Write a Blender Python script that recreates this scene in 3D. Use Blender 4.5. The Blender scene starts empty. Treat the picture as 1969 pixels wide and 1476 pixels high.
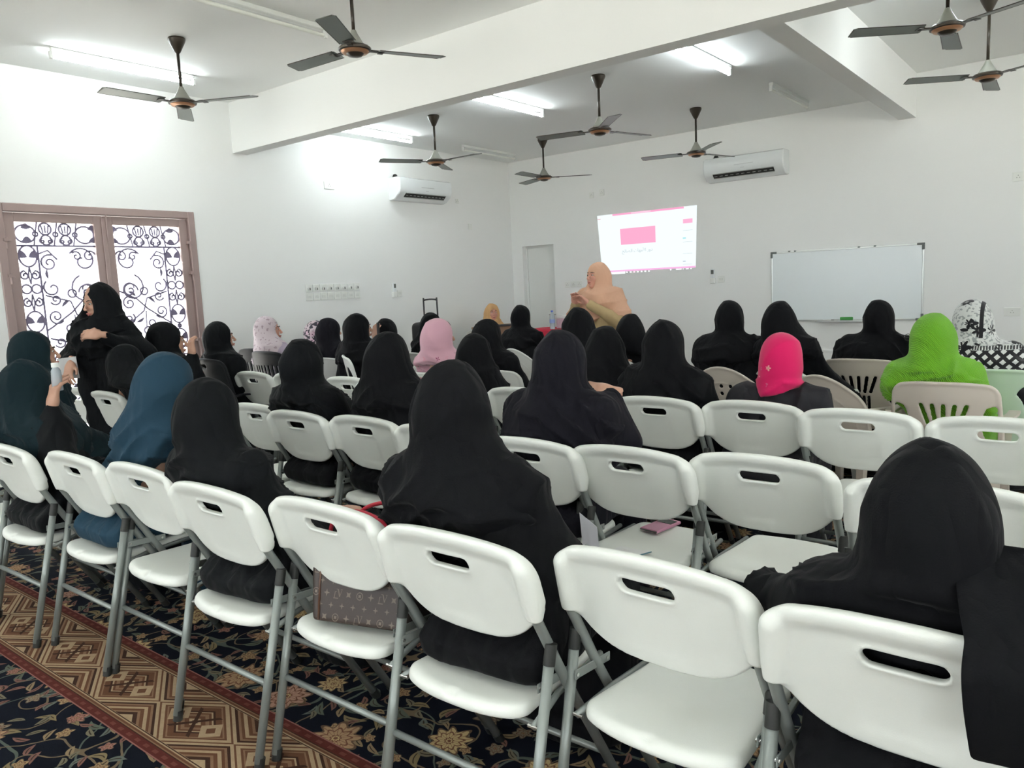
import bpy, math, random
import numpy as np
from mathutils import Vector, Matrix
random.seed(7); np.random.seed(7)
D = bpy.data; S = bpy.context.scene; COL = S.collection
R_ = math.radians
# ------------------------------------------------------------------ camera
cam = D.cameras.new('camera'); camo = D.objects.new('camera', cam); COL.objects.link(camo)
cam.sensor_width = 36.0; cam.sensor_fit = 'HORIZONTAL'; cam.lens = 1470.3*36/1969
cam.clip_start = .05; cam.clip_end = 200
yaw, pit, rol = R_(38.151), R_(7.259), R_(-2.649)
fwd = Vector((-math.sin(yaw)*math.cos(pit), math.cos(yaw)*math.cos(pit), -math.sin(pit)))
rt = Vector((math.cos(yaw), math.sin(yaw), 0)); up = rt.cross(fwd)
r2 = rt*math.cos(rol)+up*math.sin(rol); u2 = -rt*math.sin(rol)+up*math.cos(rol)
mw = Matrix((r2, u2, -fwd)).transposed().to_4x4(); mw.translation = Vector((0, 0, 1.45))
camo.matrix_world = mw
S.camera = camo
# ------------------------------------------------------------------ world, exposure, large lights
W = D.worlds.new('world'); S.world = W; W.use_nodes = True
bg = W.node_tree.nodes['Background']; bg.inputs[0].default_value = (.93, .97, 1, 1); bg.inputs[1].default_value = 3.4
S.view_settings.view_transform = 'Standard'; S.view_settings.look = 'None'
S.view_settings.gamma = 1; S.view_settings.use_curve_mapping = False
S.view_settings.exposure = 1.12
TUBE = 24.0      # emission of a lit tube
sun = D.lights.new('sun', 'SUN'); sun.energy = 11; sun.angle = R_(.6); sun.color = (1, .96, .9)
so = D.objects.new('sun', sun); COL.objects.link(so); so.rotation_euler = Vector((-.30, .26, -1)).to_track_quat('-Z', 'Y').to_euler()
# ------------------------------------------------------------------ room sizes (metres)
XL, XR, YF, YB = -7.34, 5.2, 9.5, -3.6
ZC, ZN, ZR = 3.32, 3.48, 3.52      # ceiling: far left bay, near bay, far right bay

# ------------------------------------------------------------------ helpers
def tag(o, label=None, cat=None, group=None, kind=None):
    if label: o['label'] = label
    if cat: o['category'] = cat
    if group: o['group'] = group
    if kind: o['kind'] = kind
    return o
def empty(name, loc=(0, 0, 0), rz=0):
    o = D.objects.new(name, None); COL.objects.link(o); o.location = loc; o.rotation_euler = (0, 0, rz)
    o.empty_display_size = .1
    return o
def link(name, me, parent=None):
    o = D.objects.new(name, me); COL.objects.link(o)
    if parent: o.parent = parent
    return o
def copy_tree(o, parent=None):
    c = o.copy(); COL.objects.link(c); c.parent = parent
    for ch in [x for x in o.children]: copy_tree(ch, c)
    return c
def mesh(name, V, F, mats, smooth=True, mi=None):
    me = D.meshes.new(name)
    V = np.asarray(V, np.float32)
    if isinstance(F, np.ndarray):
        n = len(F); k = F.shape[1]
        me.vertices.add(len(V)); me.vertices.foreach_set('co', V.ravel())
        me.loops.add(n*k); me.loops.foreach_set('vertex_index', F.astype(np.int32).ravel())
        me.polygons.add(n); me.polygons.foreach_set('loop_start', np.arange(0, n*k, k, dtype=np.int32))
        me.update(calc_edges=True)
    else:
        me.from_pydata([tuple(map(float, v)) for v in V], [], F)
    for m in (mats if isinstance(mats, (list, tuple)) else [mats]): me.materials.append(m)
    if mi is not None: me.polygons.foreach_set('material_index', np.asarray(mi, np.int32))
    me.polygons.foreach_set('use_smooth', np.full(len(me.polygons), smooth)); me.update()
    return me
class MB:
    """collects simple solids into one mesh"""
    def __init__(s): s.V = []; s.F = []; s.M = []; s.m = 0
    def add(s, V, F):
        b = len(s.V); s.V += [tuple(v) for v in V]; s.F += [tuple(b+i for i in f) for f in F]; s.M += [s.m]*len(F); return s
    def box(s, a, b, bev=0):
        x0, y0, z0 = a; x1, y1, z1 = b
        if not bev:
            return s.add([(x0,y0,z0),(x1,y0,z0),(x1,y1,z0),(x0,y1,z0),(x0,y0,z1),(x1,y0,z1),(x1,y1,z1),(x0,y1,z1)],
                  [(0,3,2,1),(4,5,6,7),(0,1,5,4),(1,2,6,5),(2,3,7,6),(3,0,4,7)])
        # chamfered box: 24 verts
        V = []; idx = {}
        for i, sx in enumerate((0, 1)):
            for j, sy in enumerate((0, 1)):
                for k, sz in enumerate((0, 1)):
                    X, Y, Z = (x0, x1)[i], (y0, y1)[j], (z0, z1)[k]
                    dx, dy, dz = (bev, -bev)[i], (bev, -bev)[j], (bev, -bev)[k]
                    for ax, v in enumerate(((X, Y+dy, Z+dz), (X+dx, Y, Z+dz), (X+dx, Y+dy, Z))):
                        idx[(i, j, k, ax)] = len(V); V.append(v)
        F = []
        for i in (0, 1):
            q = [idx[(i,0,0,0)], idx[(i,1,0,0)], idx[(i,1,1,0)], idx[(i,0,1,0)]]; F.append(tuple(q if i else q[::-1]))
            q = [idx[(0,i,0,1)], idx[(0,i,1,1)], idx[(1,i,1,1)], idx[(1,i,0,1)]]; F.append(tuple(q if i else q[::-1]))
            q = [idx[(0,0,i,2)], idx[(1,0,i,2)], idx[(1,1,i,2)], idx[(0,1,i,2)]]; F.append(tuple(q if i else q[::-1]))
        for i in (0, 1):
            for j in (0, 1):
                q = [idx[(i,j,0,0)], idx[(i,j,1,0)], idx[(i,j,1,1)], idx[(i,j,0,1)]]; F.append(tuple(q if i != j else q[::-1]))
                q = [idx[(i,0,j,0)], idx[(i,1,j,0)], idx[(i,1,j,2)], idx[(i,0,j,2)]]; F.append(tuple(q if i == j else q[::-1]))
                q = [idx[(0,i,j,1)], idx[(1,i,j,1)], idx[(1,i,j,2)], idx[(0,i,j,2)]]; F.append(tuple(q if i != j else q[::-1]))
        for i in (0, 1):
            for j in (0, 1):
                for k in (0, 1):
                    q = [idx[(i,j,k,0)], idx[(i,j,k,1)], idx[(i,j,k,2)]]; F.append(tuple(q if (i+j+k) % 2 else q[::-1]))
        return s.add(V, F)
    def tube(s, pts, r, n=12, closed=False, caps=True):
        pts = [Vector(p) for p in pts]; N = len(pts); V = []; F = []
        rr = r if isinstance(r, (list, tuple)) else [r]*N
        t0 = (pts[1]-pts[0]).normalized(); a = t0.orthogonal().normalized()
        for i, p in enumerate(pts):
            t = (pts[min(i+1, N-1)]-pts[max(i-1, 0)])
            if closed: t = pts[(i+1) % N]-pts[i-1]
            t.normalize(); a = (a-t*a.dot(t)).normalized(); b = t.cross(a)
            for k in range(n):
                w = 2*math.pi*k/n; V.append(p+(a*math.cos(w)+b*math.sin(w))*rr[i])
        for i in range(N if closed else N-1):
            j = (i+1) % N
            for k in range(n):
                l = (k+1) % n; F.append((i*n+k, i*n+l, j*n+l, j*n+k))
        if caps and not closed: F.append(tuple(range(n))[::-1]); F.append(tuple((N-1)*n+k for k in range(n)))
        return s.add(V, F)
    def lathe(s, prof, n=32, c=(0, 0, 0)):
        V = []; F = []; m = len(prof)
        for r, z in prof:
            for k in range(n):
                w = 2*math.pi*k/n; V.append((c[0]+r*math.cos(w), c[1]+r*math.sin(w), c[2]+z))
        for i in range(m-1):
            for k in range(n):
                l = (k+1) % n; F.append((i*n+k, i*n+l, (i+1)*n+l, (i+1)*n+k))
        F.append(tuple(range(n))[::-1]); F.append(tuple((m-1)*n+k for k in range(n)))
        return s.add(V, F)
    def build(s, name, mats, parent=None, smooth=False, auto=None):
        me = mesh(name, s.V, s.F, mats, smooth, s.M)
        if auto is not None:
            me.polygons.foreach_set('use_smooth', np.full(len(me.polygons), True))
            try: me.set_sharp_from_angle(angle=R_(auto))
            except Exception: pass
        return link(name, me, parent)
# ---- signed distance helpers, meshed with surface nets
class G:
    def __init__(s, lo, hi, h):
        s.lo = np.array(lo, np.float32); s.h = h
        n = np.ceil((np.array(hi)-s.lo)/h).astype(int)+1
        ax = [s.lo[i]+h*np.arange(n[i], dtype=np.float32) for i in range(3)]
        s.X, s.Y, s.Z = np.meshgrid(*ax, indexing='ij')
def cap(g, a, b, ra, rb=None):
    if rb is None: rb = ra
    ax, ay, az = a; bx, by, bz = b[0]-ax, b[1]-ay, b[2]-az
    px, py, pz = g.X-ax, g.Y-ay, g.Z-az
    L = bx*bx+by*by+bz*bz+1e-9
    h = np.clip((px*bx+py*by+pz*bz)/L, 0, 1)
    return np.sqrt((px-h*bx)**2+(py-h*by)**2+(pz-h*bz)**2)-(ra+(rb-ra)*h)
def ell(g, c, r, yaw=0., tilt=0.):
    x, y, z = g.X-c[0], g.Y-c[1], g.Z-c[2]
    if yaw: x, y = x*math.cos(yaw)+y*math.sin(yaw), -x*math.sin(yaw)+y*math.cos(yaw)
    if tilt: y, z = y*math.cos(tilt)+z*math.sin(tilt), -y*math.sin(tilt)+z*math.cos(tilt)
    k0 = np.sqrt((x/r[0])**2+(y/r[1])**2+(z/r[2])**2); k1 = np.sqrt((x/r[0]**2)**2+(y/r[1]**2)**2+(z/r[2]**2)**2)+1e-9
    return k0*(k0-1)/k1
def rbox(g, c, b, r):
    x, y, z = np.abs(g.X-c[0])-b[0]+r, np.abs(g.Y-c[1])-b[1]+r, np.abs(g.Z-c[2])-b[2]+r
    return np.sqrt(np.maximum(x, 0)**2+np.maximum(y, 0)**2+np.maximum(z, 0)**2)+np.minimum(np.maximum(x, np.maximum(y, z)), 0)-r
def smin(a, b, k):
    h = np.maximum(k-np.abs(a-b), 0)/k
    return np.minimum(a, b)-h*h*k*.25
def smax(a, b, k): return -smin(-a, -b, k)
def snets(g, F):
    s = F < 0; n = np.array(F.shape)-1
    c = s[:-1,:-1,:-1].astype(np.int8)
    tot = np.zeros(tuple(n), np.int8)
    for i in (0,1):
        for j in (0,1):
            for k in (0,1): tot += s[i:n[0]+i, j:n[1]+j, k:n[2]+k]
    act = (tot > 0) & (tot < 8)
    I = np.argwhere(act); idx = -np.ones(tuple(n), np.int32); idx[act] = np.arange(len(I))
    P = np.zeros((len(I), 3), np.float32); cnt = np.zeros(len(I), np.float32)
    cor = [(i,j,k) for i in (0,1) for j in (0,1) for k in (0,1)]
    vals = {q: F[I[:,0]+q[0], I[:,1]+q[1], I[:,2]+q[2]] for q in cor}
    for a in cor:
        for ax in range(3):
            if a[ax] == 0:
                b = list(a); b[ax] = 1; b = tuple(b)
                va, vb = vals[a], vals[b]; m = (va < 0) != (vb < 0)
                t = np.where(m, va/(va-vb+1e-12), 0)
                for d in range(3):
                    P[:, d] += np.where(m, a[d]+(t if d == ax else 0), 0)
                cnt += m
    P = P/cnt[:, None]+I
    V = g.lo+P*g.h
    Q = []
    for ax in range(3):
        sl0 = [slice(None)]*3; sl1 = [slice(None)]*3
        sl0[ax] = slice(0, -1); sl1[ax] = slice(1, None)
        a = s[tuple(sl0)]; b = s[tuple(sl1)]
        E = np.argwhere(a != b)
        o1, o2 = [(1,2),(2,0),(0,1)][ax]
        ok = (E[:, o1] > 0) & (E[:, o2] > 0) & (E[:, o1] < n[o1]) & (E[:, o2] < n[o2])
        E = E[ok]
        def at(d1, d2):
            e = E.copy(); e[:, o1] -= d1; e[:, o2] -= d2
            return idx[e[:,0], e[:,1], e[:,2]]
        q = np.stack([at(1,1), at(0,1), at(0,0), at(1,0)], 1)
        ins = a[E[:,0], E[:,1], E[:,2]]
        q[~ins] = q[~ins][:, ::-1]
        Q.append(q)
    return V, np.concatenate(Q).astype(np.int32)
def vnorm(V, Q):
    n = np.cross(V[Q[:,2]]-V[Q[:,0]], V[Q[:,3]]-V[Q[:,1]])
    N = np.zeros_like(V)
    for k in range(4): np.add.at(N, Q[:,k], n)
    return N/(np.linalg.norm(N, axis=1, keepdims=True)+1e-9)
def smoothV(V, Q, it=1, lam=.5):
    for _ in range(it):
        A = np.zeros_like(V); c = np.zeros(len(V))
        for a, b in ((0,1),(1,2),(2,3),(3,0)):
            np.add.at(A, Q[:,a], V[Q[:,b]]); np.add.at(A, Q[:,b], V[Q[:,a]])
            np.add.at(c, Q[:,a], 1); np.add.at(c, Q[:,b], 1)
        V = V*(1-lam)+lam*A/np.maximum(c, 1)[:, None]
    return V.astype(np.float32)
# ------------------------------------------------------------------ materials
class NT:
    def __init__(s, name):
        s.m = D.materials.new(name); s.m.use_nodes = True; s.t = s.m.node_tree; s.N = s.t.nodes
        s.b = s.N['Principled BSDF']
    def n(s, typ, **kw):
        x = s.N.new(typ)
        for k, v in kw.items(): setattr(x, k, v)
        return x
    def l(s, a, b): s.t.links.new(a, b)
    def val(s, x, sock):
        if isinstance(x, (int, float)): sock.default_value = x
        else: s.l(x, sock)
    def math(s, op, a, b=None, c=None):
        x = s.n('ShaderNodeMath', operation=op); s.val(a, x.inputs[0])
        if b is not None: s.val(b, x.inputs[1])
        if c is not None: s.val(c, x.inputs[2])
        return x.outputs[0]
    def mix(s, f, a, b):
        x = s.n('ShaderNodeMix', data_type='RGBA'); s.val(f, x.inputs[0])
        for v, i in ((a, 6), (b, 7)):
            if isinstance(v, tuple): x.inputs[i].default_value = (*v, 1)[:4]
            else: s.l(v, x.inputs[i])
        return x.outputs[2]
    def coord(s, which='Object'): return s.n('ShaderNodeTexCoord').outputs[which]
    def geo(s, which='Position'): return s.n('ShaderNodeNewGeometry').outputs[which]
    def sep(s, v):
        x = s.n('ShaderNodeSeparateXYZ'); s.l(v, x.inputs[0]); return x.outputs
    def comb(s, x, y, z=0):
        c = s.n('ShaderNodeCombineXYZ'); s.val(x, c.inputs[0]); s.val(y, c.inputs[1]); s.val(z, c.inputs[2]); return c.outputs[0]
    def noise(s, v, sc, det=2):
        x = s.n('ShaderNodeTexNoise'); x.inputs['Scale'].default_value = sc; x.inputs['Detail'].default_value = det
        if v is not None: s.l(v, x.inputs['Vector'])
        return x.outputs[0]
    def bump(s, h, st=.3, dist=.01):
        x = s.n('ShaderNodeBump'); x.inputs['Strength'].default_value = st; x.inputs['Distance'].default_value = dist
        s.l(h, x.inputs['Height']); s.l(x.outputs[0], s.b.inputs['Normal'])
MATS = {}
def M(name, col=(.5,.5,.5), rough=.5, metal=0., var=.0, vs=8., bump=0., bs=60., em=0., spec=None, sheen=0., trans=0.):
    if name in MATS: return MATS[name]
    t = NT(name); b = t.b
    b.inputs['Roughness'].default_value = rough; b.inputs['Metallic'].default_value = metal
    if spec is not None: b.inputs['Specular IOR Level'].default_value = spec
    if sheen: b.inputs['Sheen Weight'].default_value = sheen; b.inputs['Sheen Roughness'].default_value = .45
    if trans: b.inputs['Transmission Weight'].default_value = trans
    v = t.coord()
    c2 = tuple(min(1, x*(1+var)+.0) for x in col); c1 = tuple(x*(1-var) for x in col)
    c = t.mix(t.noise(v, vs, 3), c1, c2); t.l(c, b.inputs['Base Color'])
    if bump: t.bump(t.noise(v, bs, 3), bump, .004)
    if em:
        b.inputs['Emission Color'].default_value = (*col, 1); b.inputs['Emission Strength'].default_value = em
    MATS[name] = t.m; return t.m
wallm = M('painted_plaster', (.865,.88,.86), .75, var=.012, vs=1.2, bump=.05, bs=90)
ceilm = M('ceiling_paint', (.93,.95,.93), .8, var=.01, vs=.8)
chw = M('white_blow_moulded_plastic', (.80,.83,.78), .42, var=.02, vs=14, bump=.12, bs=420)
tubem = M('grey_powder_coated_steel', (.27,.30,.285), .36, .35, var=.05)
blackcap = M('black_rubber', (.022,.024,.022), .5)
steel = M('bright_steel', (.62,.62,.6), .25, .9)
skin = M('skin', (.50,.285,.20), .5, var=.05, vs=20)
skinp = M('rosy_skin', (.60,.30,.22), .5, var=.06, vs=20)
def cloth(name, col, rough=.8, sheen=.03, bump=.35, var=.06):
    if name in MATS: return MATS[name]
    t = NT(name); b = t.b; b.inputs['Roughness'].default_value = rough; b.inputs['Specular IOR Level'].default_value = .16
    b.inputs['Sheen Weight'].default_value = sheen; b.inputs['Sheen Roughness'].default_value = .4
    v = t.coord(); t.l(t.mix(t.noise(v, 4, 2), tuple(x*(1-var) for x in col), tuple(x*(1+var) for x in col)), b.inputs['Base Color'])
    # soft creases plus weave
    mp = t.n('ShaderNodeMapping'); mp.inputs['Rotation'].default_value = (.4, .3, .5); mp.inputs['Scale'].default_value = (1, 1, .35); t.l(v, mp.inputs['Vector'])
    n = t.noise(mp.outputs[0], 9, 2); r = t.math('ABSOLUTE', t.math('SUBTRACT', n, .5))
    h = t.math('ADD', t.math('MULTIPLY', t.math('MINIMUM', r, .12), 6.), t.math('MULTIPLY', t.noise(v, 300, 1), .06))
    t.bump(h, bump*1.6, .012); MATS[name] = t.m; return t.m
BLK = cloth('black_cloth', (.003,.0034,.0046)); BLK2 = cloth('soft_black_cloth', (.0042,.0053,.0065)); NAVY = cloth('ink_cloth', (.0062,.006,.010)); TEAL = cloth('teal_cloth', (.018,.05,.08)); DTEAL = cloth('dark_teal_cloth', (.005,.016,.021))
# ------------------------------------------------------------------ carpet
def carpet_mat():
    t = NT('patterned_wool_carpet'); b = t.b; b.inputs['Roughness'].default_value = .95; b.inputs['Specular IOR Level'].default_value = .1
    P0 = t.geo(); x, y, z = t.sep(P0)
    wn = t.n('ShaderNodeTexNoise'); wn.inputs['Scale'].default_value = 7; t.l(P0, wn.inputs['Vector'])
    wa = t.n('ShaderNodeVectorMath', operation='MULTIPLY_ADD'); t.l(wn.outputs['Color'], wa.inputs[0]); wa.inputs[1].default_value = (.05, .05, 0); t.l(P0, wa.inputs[2])
    P = wa.outputs[0]
    fl = t.n('ShaderNodeVectorMath', operation='MULTIPLY'); t.l(P, fl.inputs[0]); fl.inputs[1].default_value = (1, 1, 0); P = fl.outputs[0]
    def cells(scale, rnd=.85, off=0.):
        a = t.n('ShaderNodeVectorMath', operation='ADD'); t.l(P, a.inputs[0]); a.inputs[1].default_value = (off, off*.7, 0)
        v = t.n('ShaderNodeTexVoronoi', voronoi_dimensions='2D'); v.inputs['Scale'].default_value = scale; v.inputs['Randomness'].default_value = rnd
        t.l(a.outputs[0], v.inputs['Vector'])
        s = t.n('ShaderNodeVectorMath', operation='SUBTRACT'); t.l(a.outputs[0], s.inputs[0]); t.l(v.outputs['Position'], s.inputs[1])
        lx, ly, _ = t.sep(s.outputs[0]); cr, cg, cb = t.sep(v.outputs['Color'])
        ang = t.math('ARCTAN2', ly, lx); r = t.math('SQRT', t.math('ADD', t.math('MULTIPLY', lx, lx), t.math('MULTIPLY', ly, ly)))
        return lx, ly, ang, r, cr, cg, cb
    def flower(scale, R, amp, k, off, base, cols, ring, thr):
        lx, ly, ang, r, cr, cg, cb = cells(scale, .8, off)
        rr = t.math('MULTIPLY', t.math('MULTIPLY_ADD', cb, .5, .7), t.math('MULTIPLY_ADD', t.math('COSINE', t.math('MULTIPLY', ang, k)), amp, R))
        q = t.math('DIVIDE', r, rr)
        on = t.math('LESS_THAN', cr, thr)
        col = t.mix(t.math('GREATER_THAN', cg, .45), cols[0], cols[1]); col = t.mix(t.math('GREATER_THAN', cg, .75), col, cols[2])
        petals = t.math('GREATER_THAN', t.math('SINE', t.math('MULTIPLY', ang, k*2)), .75)
        col = t.mix(t.math('MULTIPLY', petals, .6), col, ring)
        c = t.mix(t.math('MULTIPLY', t.math('LESS_THAN', q, 1), on), base, col)
        for lo, hi, cc in ((.56, .66, ring), (.0, .24, ring), (.10, .17, cols[0])):
            m = t.math('MULTIPLY', t.math('MULTIPLY', t.math('GREATER_THAN', q, lo), t.math('LESS_THAN', q, hi)), on)
            c = t.mix(m, c, cc)
        m = t.math('MULTIPLY', t.math('MULTIPLY', t.math('GREATER_THAN', q, .93), t.math('LESS_THAN', q, 1.05)), on)
        return t.mix(m, c, cols[3])
    base = t.mix(t.noise(P0, 1.6), (.004, .005, .008), (.006, .009, .019))
    # vines
    for sc, w, cc in ((3.6, .010, (.09, .11, .09)), (5.2, .009, (.16, .12, .075))):
        m = t.math('LESS_THAN', t.math('ABSOLUTE', t.math('SUBTRACT', t.noise(P, sc, 0), .5)), w)
        base = t.mix(m, base, cc)
    # leaves
    for sc, off, cc, c2 in ((7.5, .31, (.22, .17, .09), (.10, .12, .09)), (10.5, 1.7, (.12, .14, .12), (.26, .19, .11)), (12.5, 5.1, (.20, .10, .08), (.17, .15, .10))):
        lx, ly, ang, r, cr, cg, cb = cells(sc, .95, off)
        an = t.math('MULTIPLY', cg, 6.28); ca, sa = t.math('COSINE', an), t.math('SINE', an)
        u = t.math('ADD', t.math('MULTIPLY', lx, ca), t.math('MULTIPLY', ly, sa)); v = t.math('SUBTRACT', t.math('MULTIPLY', ly, ca), t.math('MULTIPLY', lx, sa))
        v = t.math('ADD', v, t.math('MULTIPLY', t.math('MULTIPLY', u, u), 9.))
        q = t.math('ADD', t.math('POWER', t.math('DIVIDE', t.math('ABSOLUTE', u), .26/sc+.012), 2), t.math('DIVIDE', t.math('ABSOLUTE', v), .085/sc+.004))
        on = t.math('LESS_THAN', cr, .62)
        base = t.mix(t.math('MULTIPLY', t.math('LESS_THAN', q, 1), on), base, t.mix(t.math('GREATER_THAN', cb, .5), cc, c2))
        base = t.mix(t.math('MULTIPLY', t.math('MULTIPLY', t.math('LESS_THAN', q, .35), t.math('LESS_THAN', t.math('ABSOLUTE', v), .002)), on), base, (.04, .03, .02))
    gold = [(.52, .39, .20), (.40, .26, .15), (.45, .27, .20), (.13, .08, .05)]
    small = [(.36, .25, .13), (.23, .19, .13), (.34, .17, .13), (.10, .07, .05)]
    f = flower(7.0, .027, .006, 5, .9, base, small, (.12, .05, .035), .8)
    f = flower(3.0, .068, .012, 9, 3.3, f, gold, (.17, .075, .045), .85)
    # ---- border stripe along x
    yc = t.math('SUBTRACT', y, 1.25); ay = t.math('ABSOLUTE', yc)
    v = t.math('DIVIDE', ay, .128); per = .475
    fr = t.math('SUBTRACT', t.math('FRACT', t.math('DIVIDE', t.math('ADD', x, 30.24), per)), .5)
    u = t.math('MULTIPLY', t.math('ABSOLUTE', fr), 2)
    d = t.math('ADD', u, t.math('MULTIPLY', v, .92))
    def ramp(fac, stops):
        r = t.n('ShaderNodeValToRGB'); r.color_ramp.interpolation = 'CONSTANT'; e = r.color_ramp.elements
        while len(e) < len(stops): e.new(.5)
        for q, (p, c) in zip(e, stops): q.position = p; q.color = (*c, 1)
        t.l(fac, r.inputs[0]); return r.outputs[0]
    cream, br, dk, mid, red = (.43, .32, .20), (.135, .06, .032), (.04, .018, .013), (.25, .15, .09), (.10, .018, .017)
    nest = ramp(t.math('MULTIPLY', d, .5), [(0, dk), (.035, cream), (.075, br), (.14, mid), (.19, br), (.225, cream), (.25, dk), (.28, br), (.36, mid), (.385, br), (.415, cream), (.47, br), (.50, cream), (.545, dk), (.585, mid), (.62, br), (.66, cream), (.71, br), (.76, mid), (.80, dk), (.86, cream)])
    # eyes inside the diamond
    eu = t.math('ABSOLUTE', t.math('SUBTRACT', u, .42)); e = t.math('ADD', t.math('MULTIPLY', eu, 2.6), t.math('MULTIPLY', v, 1.7))
    nest = t.mix(t.math('LESS_THAN', e, .62), nest, cream); nest = t.mix(t.math('LESS_THAN', e, .26), nest, br)
    # crossing bars
    dd = t.math('ABSOLUTE', t.math('SUBTRACT', t.math('ABSOLUTE', fr), t.math('MULTIPLY', v, .26)))
    nest = t.mix(t.math('MULTIPLY', t.math('LESS_THAN', dd, .02), t.math('LESS_THAN', v, .5)), nest, dk)
    c = ramp(t.math('DIVIDE', ay, .25), [(0, cream), (.512, dk), (.53, cream), (.55, br), (.58, mid), (.6, dk), (.615, red), (.745, (.32, .14, .12)), (.765, (.06, .02, .02)), (.785, red)])
    c = t.mix(t.math('LESS_THAN', v, 1), c, nest)
    # small dashes in the red bands
    band = t.math('MULTIPLY', t.math('GREATER_THAN', ay, .163), t.math('LESS_THAN', ay, .176))
    dash = t.math('LESS_THAN', t.math('FRACT', t.math('MULTIPLY', x, 17)), .45)
    c = t.mix(t.math('MULTIPLY', band, dash), c, (.17, .05, .04))
    c = t.mix(t.math('MULTIPLY', t.noise(P0, 60), .35), c, (.10, .05, .03))
    out = t.mix(t.math('LESS_THAN', ay, .192), f, c)
    t.l(out, b.inputs['Base Color'])
    t.bump(t.noise(P0, 420, 2), .5, .004)
    return t.m
fm = MB(); fm.box((XL-.25, YB-.2, -.08), (XR+.25, YF+.25, 0)); o = fm.build('floor', carpet_mat()); tag(o, kind='structure')
# ------------------------------------------------------------------ shell
def struct(name, boxes, m):
    b = MB()
    for a, c in boxes: b.box(a, c)
    return tag(b.build(name, m), kind='structure')
T = .22; ZT = 3.75
DY0, DY1, DZ = 2.49, 4.27, 2.34       # grille door opening in the left wall
struct('wall_left', [((XL-T, YB-T, 0), (XL, DY0, ZT)), ((XL-T, DY1, 0), (XL, YF+T, ZT)), ((XL-T, DY0, DZ), (XL, DY1, ZT))], wallm)
FX0, FX1, FZ = -7.14, -6.56, 2.045
struct('wall_front', [((XL, YF, 0), (FX0, YF+T, ZT)), ((FX1, YF, 0), (XR+T, YF+T, ZT)), ((FX0, YF, FZ), (FX1, YF+T, ZT))], wallm)
wy = [(-3.2, -.6), (.4, 3.0), (5.4, 8.0)]
bx = [((XR, YB-T, 0), (XR+T, YF, 1.0)), ((XR, YB-T, 2.5), (XR+T, YF, ZT))]; e0 = YB-T
for a, c in wy+[(YF, YF)]: bx.append(((XR, e0, 1.0), (XR+T, a, 2.5))); e0 = c
struct('wall_right', bx, wallm)
wx = [(-6.4, -3.8), (-2.6, 0), (1.4, 4.0)]
bx = [((XL, YB-T, 0), (XR, YB, 1.0)), ((XL, YB-T, 2.5), (XR, YB, ZT))]; e0 = XL
for a, c in wx+[(XR, XR)]: bx.append(((e0, YB-T, 1.0), (a, YB, 2.5))); e0 = c
struct('wall_back', bx, wallm)
BY0, BY1, BZ = 4.78, 4.95, 2.97
CX0, CX1, CZ = -1.91, -1.74, 3.06
struct('ceiling', [((XL-T, YB-T, ZN), (XR+T, BY0, ZT+.1)), ((XL-T, BY1, ZC), (CX0, YF+T, ZT+.1)), ((CX1, BY1, ZR), (XR+T, YF+T, ZT+.1)), ((XL-T, BY0, ZR), (XR+T, BY1, ZT+.1)), ((CX0, BY1, ZR), (CX1, YF+T, ZT+.1))], ceilm)
struct('trim_1', [((XL, BY0, BZ), (XR, BY1, ZR))], wallm)
struct('trim_2', [((CX0, BY1, CZ), (CX1, YF, ZR))], wallm)
glassm = None
def thin_glass():
    t = NT('clear_window_glass'); t.N.remove(t.b); tr = t.n('ShaderNodeBsdfTransparent'); gl = t.n('ShaderNodeBsdfGlossy'); gl.inputs['Roughness'].default_value = .02
    mx = t.n('ShaderNodeMixShader'); mx.inputs[0].default_value = .07; t.l(tr.outputs[0], mx.inputs[1]); t.l(gl.outputs[0], mx.inputs[2]); t.l(mx.outputs[0], t.N['Material Output'].inputs[0]); return t.m
glassm = thin_glass()
alu = M('white_window_frame', (.75, .76, .75), .4)
def window(n, axis, a, c):
    e = empty('window_%d' % n, ((a+c)/2, YB-.1, 1.0) if axis == 'x' else (XR+.1, (a+c)/2, 1.0), 0 if axis == 'x' else math.pi/2); tag(e, kind='structure')
    w = (c-a)/2; f = MB()
    for s in (-w, -.02, w-.04): f.box((s, -.03, 0), (s+.04, .03, 1.5))
    f.box((-w, -.03, 0), (w, .03, .04)); f.box((-w, -.03, 1.46), (w, .03, 1.5)); f.build('window_frame', alu, e)
    g = MB(); g.box((-w+.03, -.003, .03), (w-.03, .003, 1.47)); g.build('window_pane', glassm, e)
k = 1
for a, c in wx: window(k, 'x', a, c); k += 1
for a, c in wy: window(k, 'y', a, c); k += 1
gm = MB(); gm.box((-40, -40, -.5), (40, 40, -.3)); tag(gm.build('ground_outside', M('pale_paving', (.80, .78, .72), .9)), kind='structure')
# ---- interior door in the front wall
wd = M('white_door_paint', (.79, .81, .78), .5)
dr = empty('door_2', (FX0, YF, 0)); tag(dr, kind='structure')
b = MB(); w = FX1-FX0; b.box((.0, .10, 0), (w, .14, FZ)); b.box((.05, .092, .12), (w-.05, .10, 1.32)); b.box((.05, .092, 1.36), (w-.05, .10, FZ-.06)); b.build('door_leaf', wd, dr)
b = MB(); b.box((0, .085, 0), (.03, .10, FZ)); b.box((w-.03, .085, 0), (w, .10, FZ)); b.box((.03, .085, FZ-.03), (w-.03, .10, FZ)); b.build('door_frame', wd, dr)
b = MB(); b.tube([(w-.07, .092, 1.0), (w-.07, .05, 1.0), (w-.16, .045, 1.0)], .009); b.build('door_handle', steel, dr)
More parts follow.
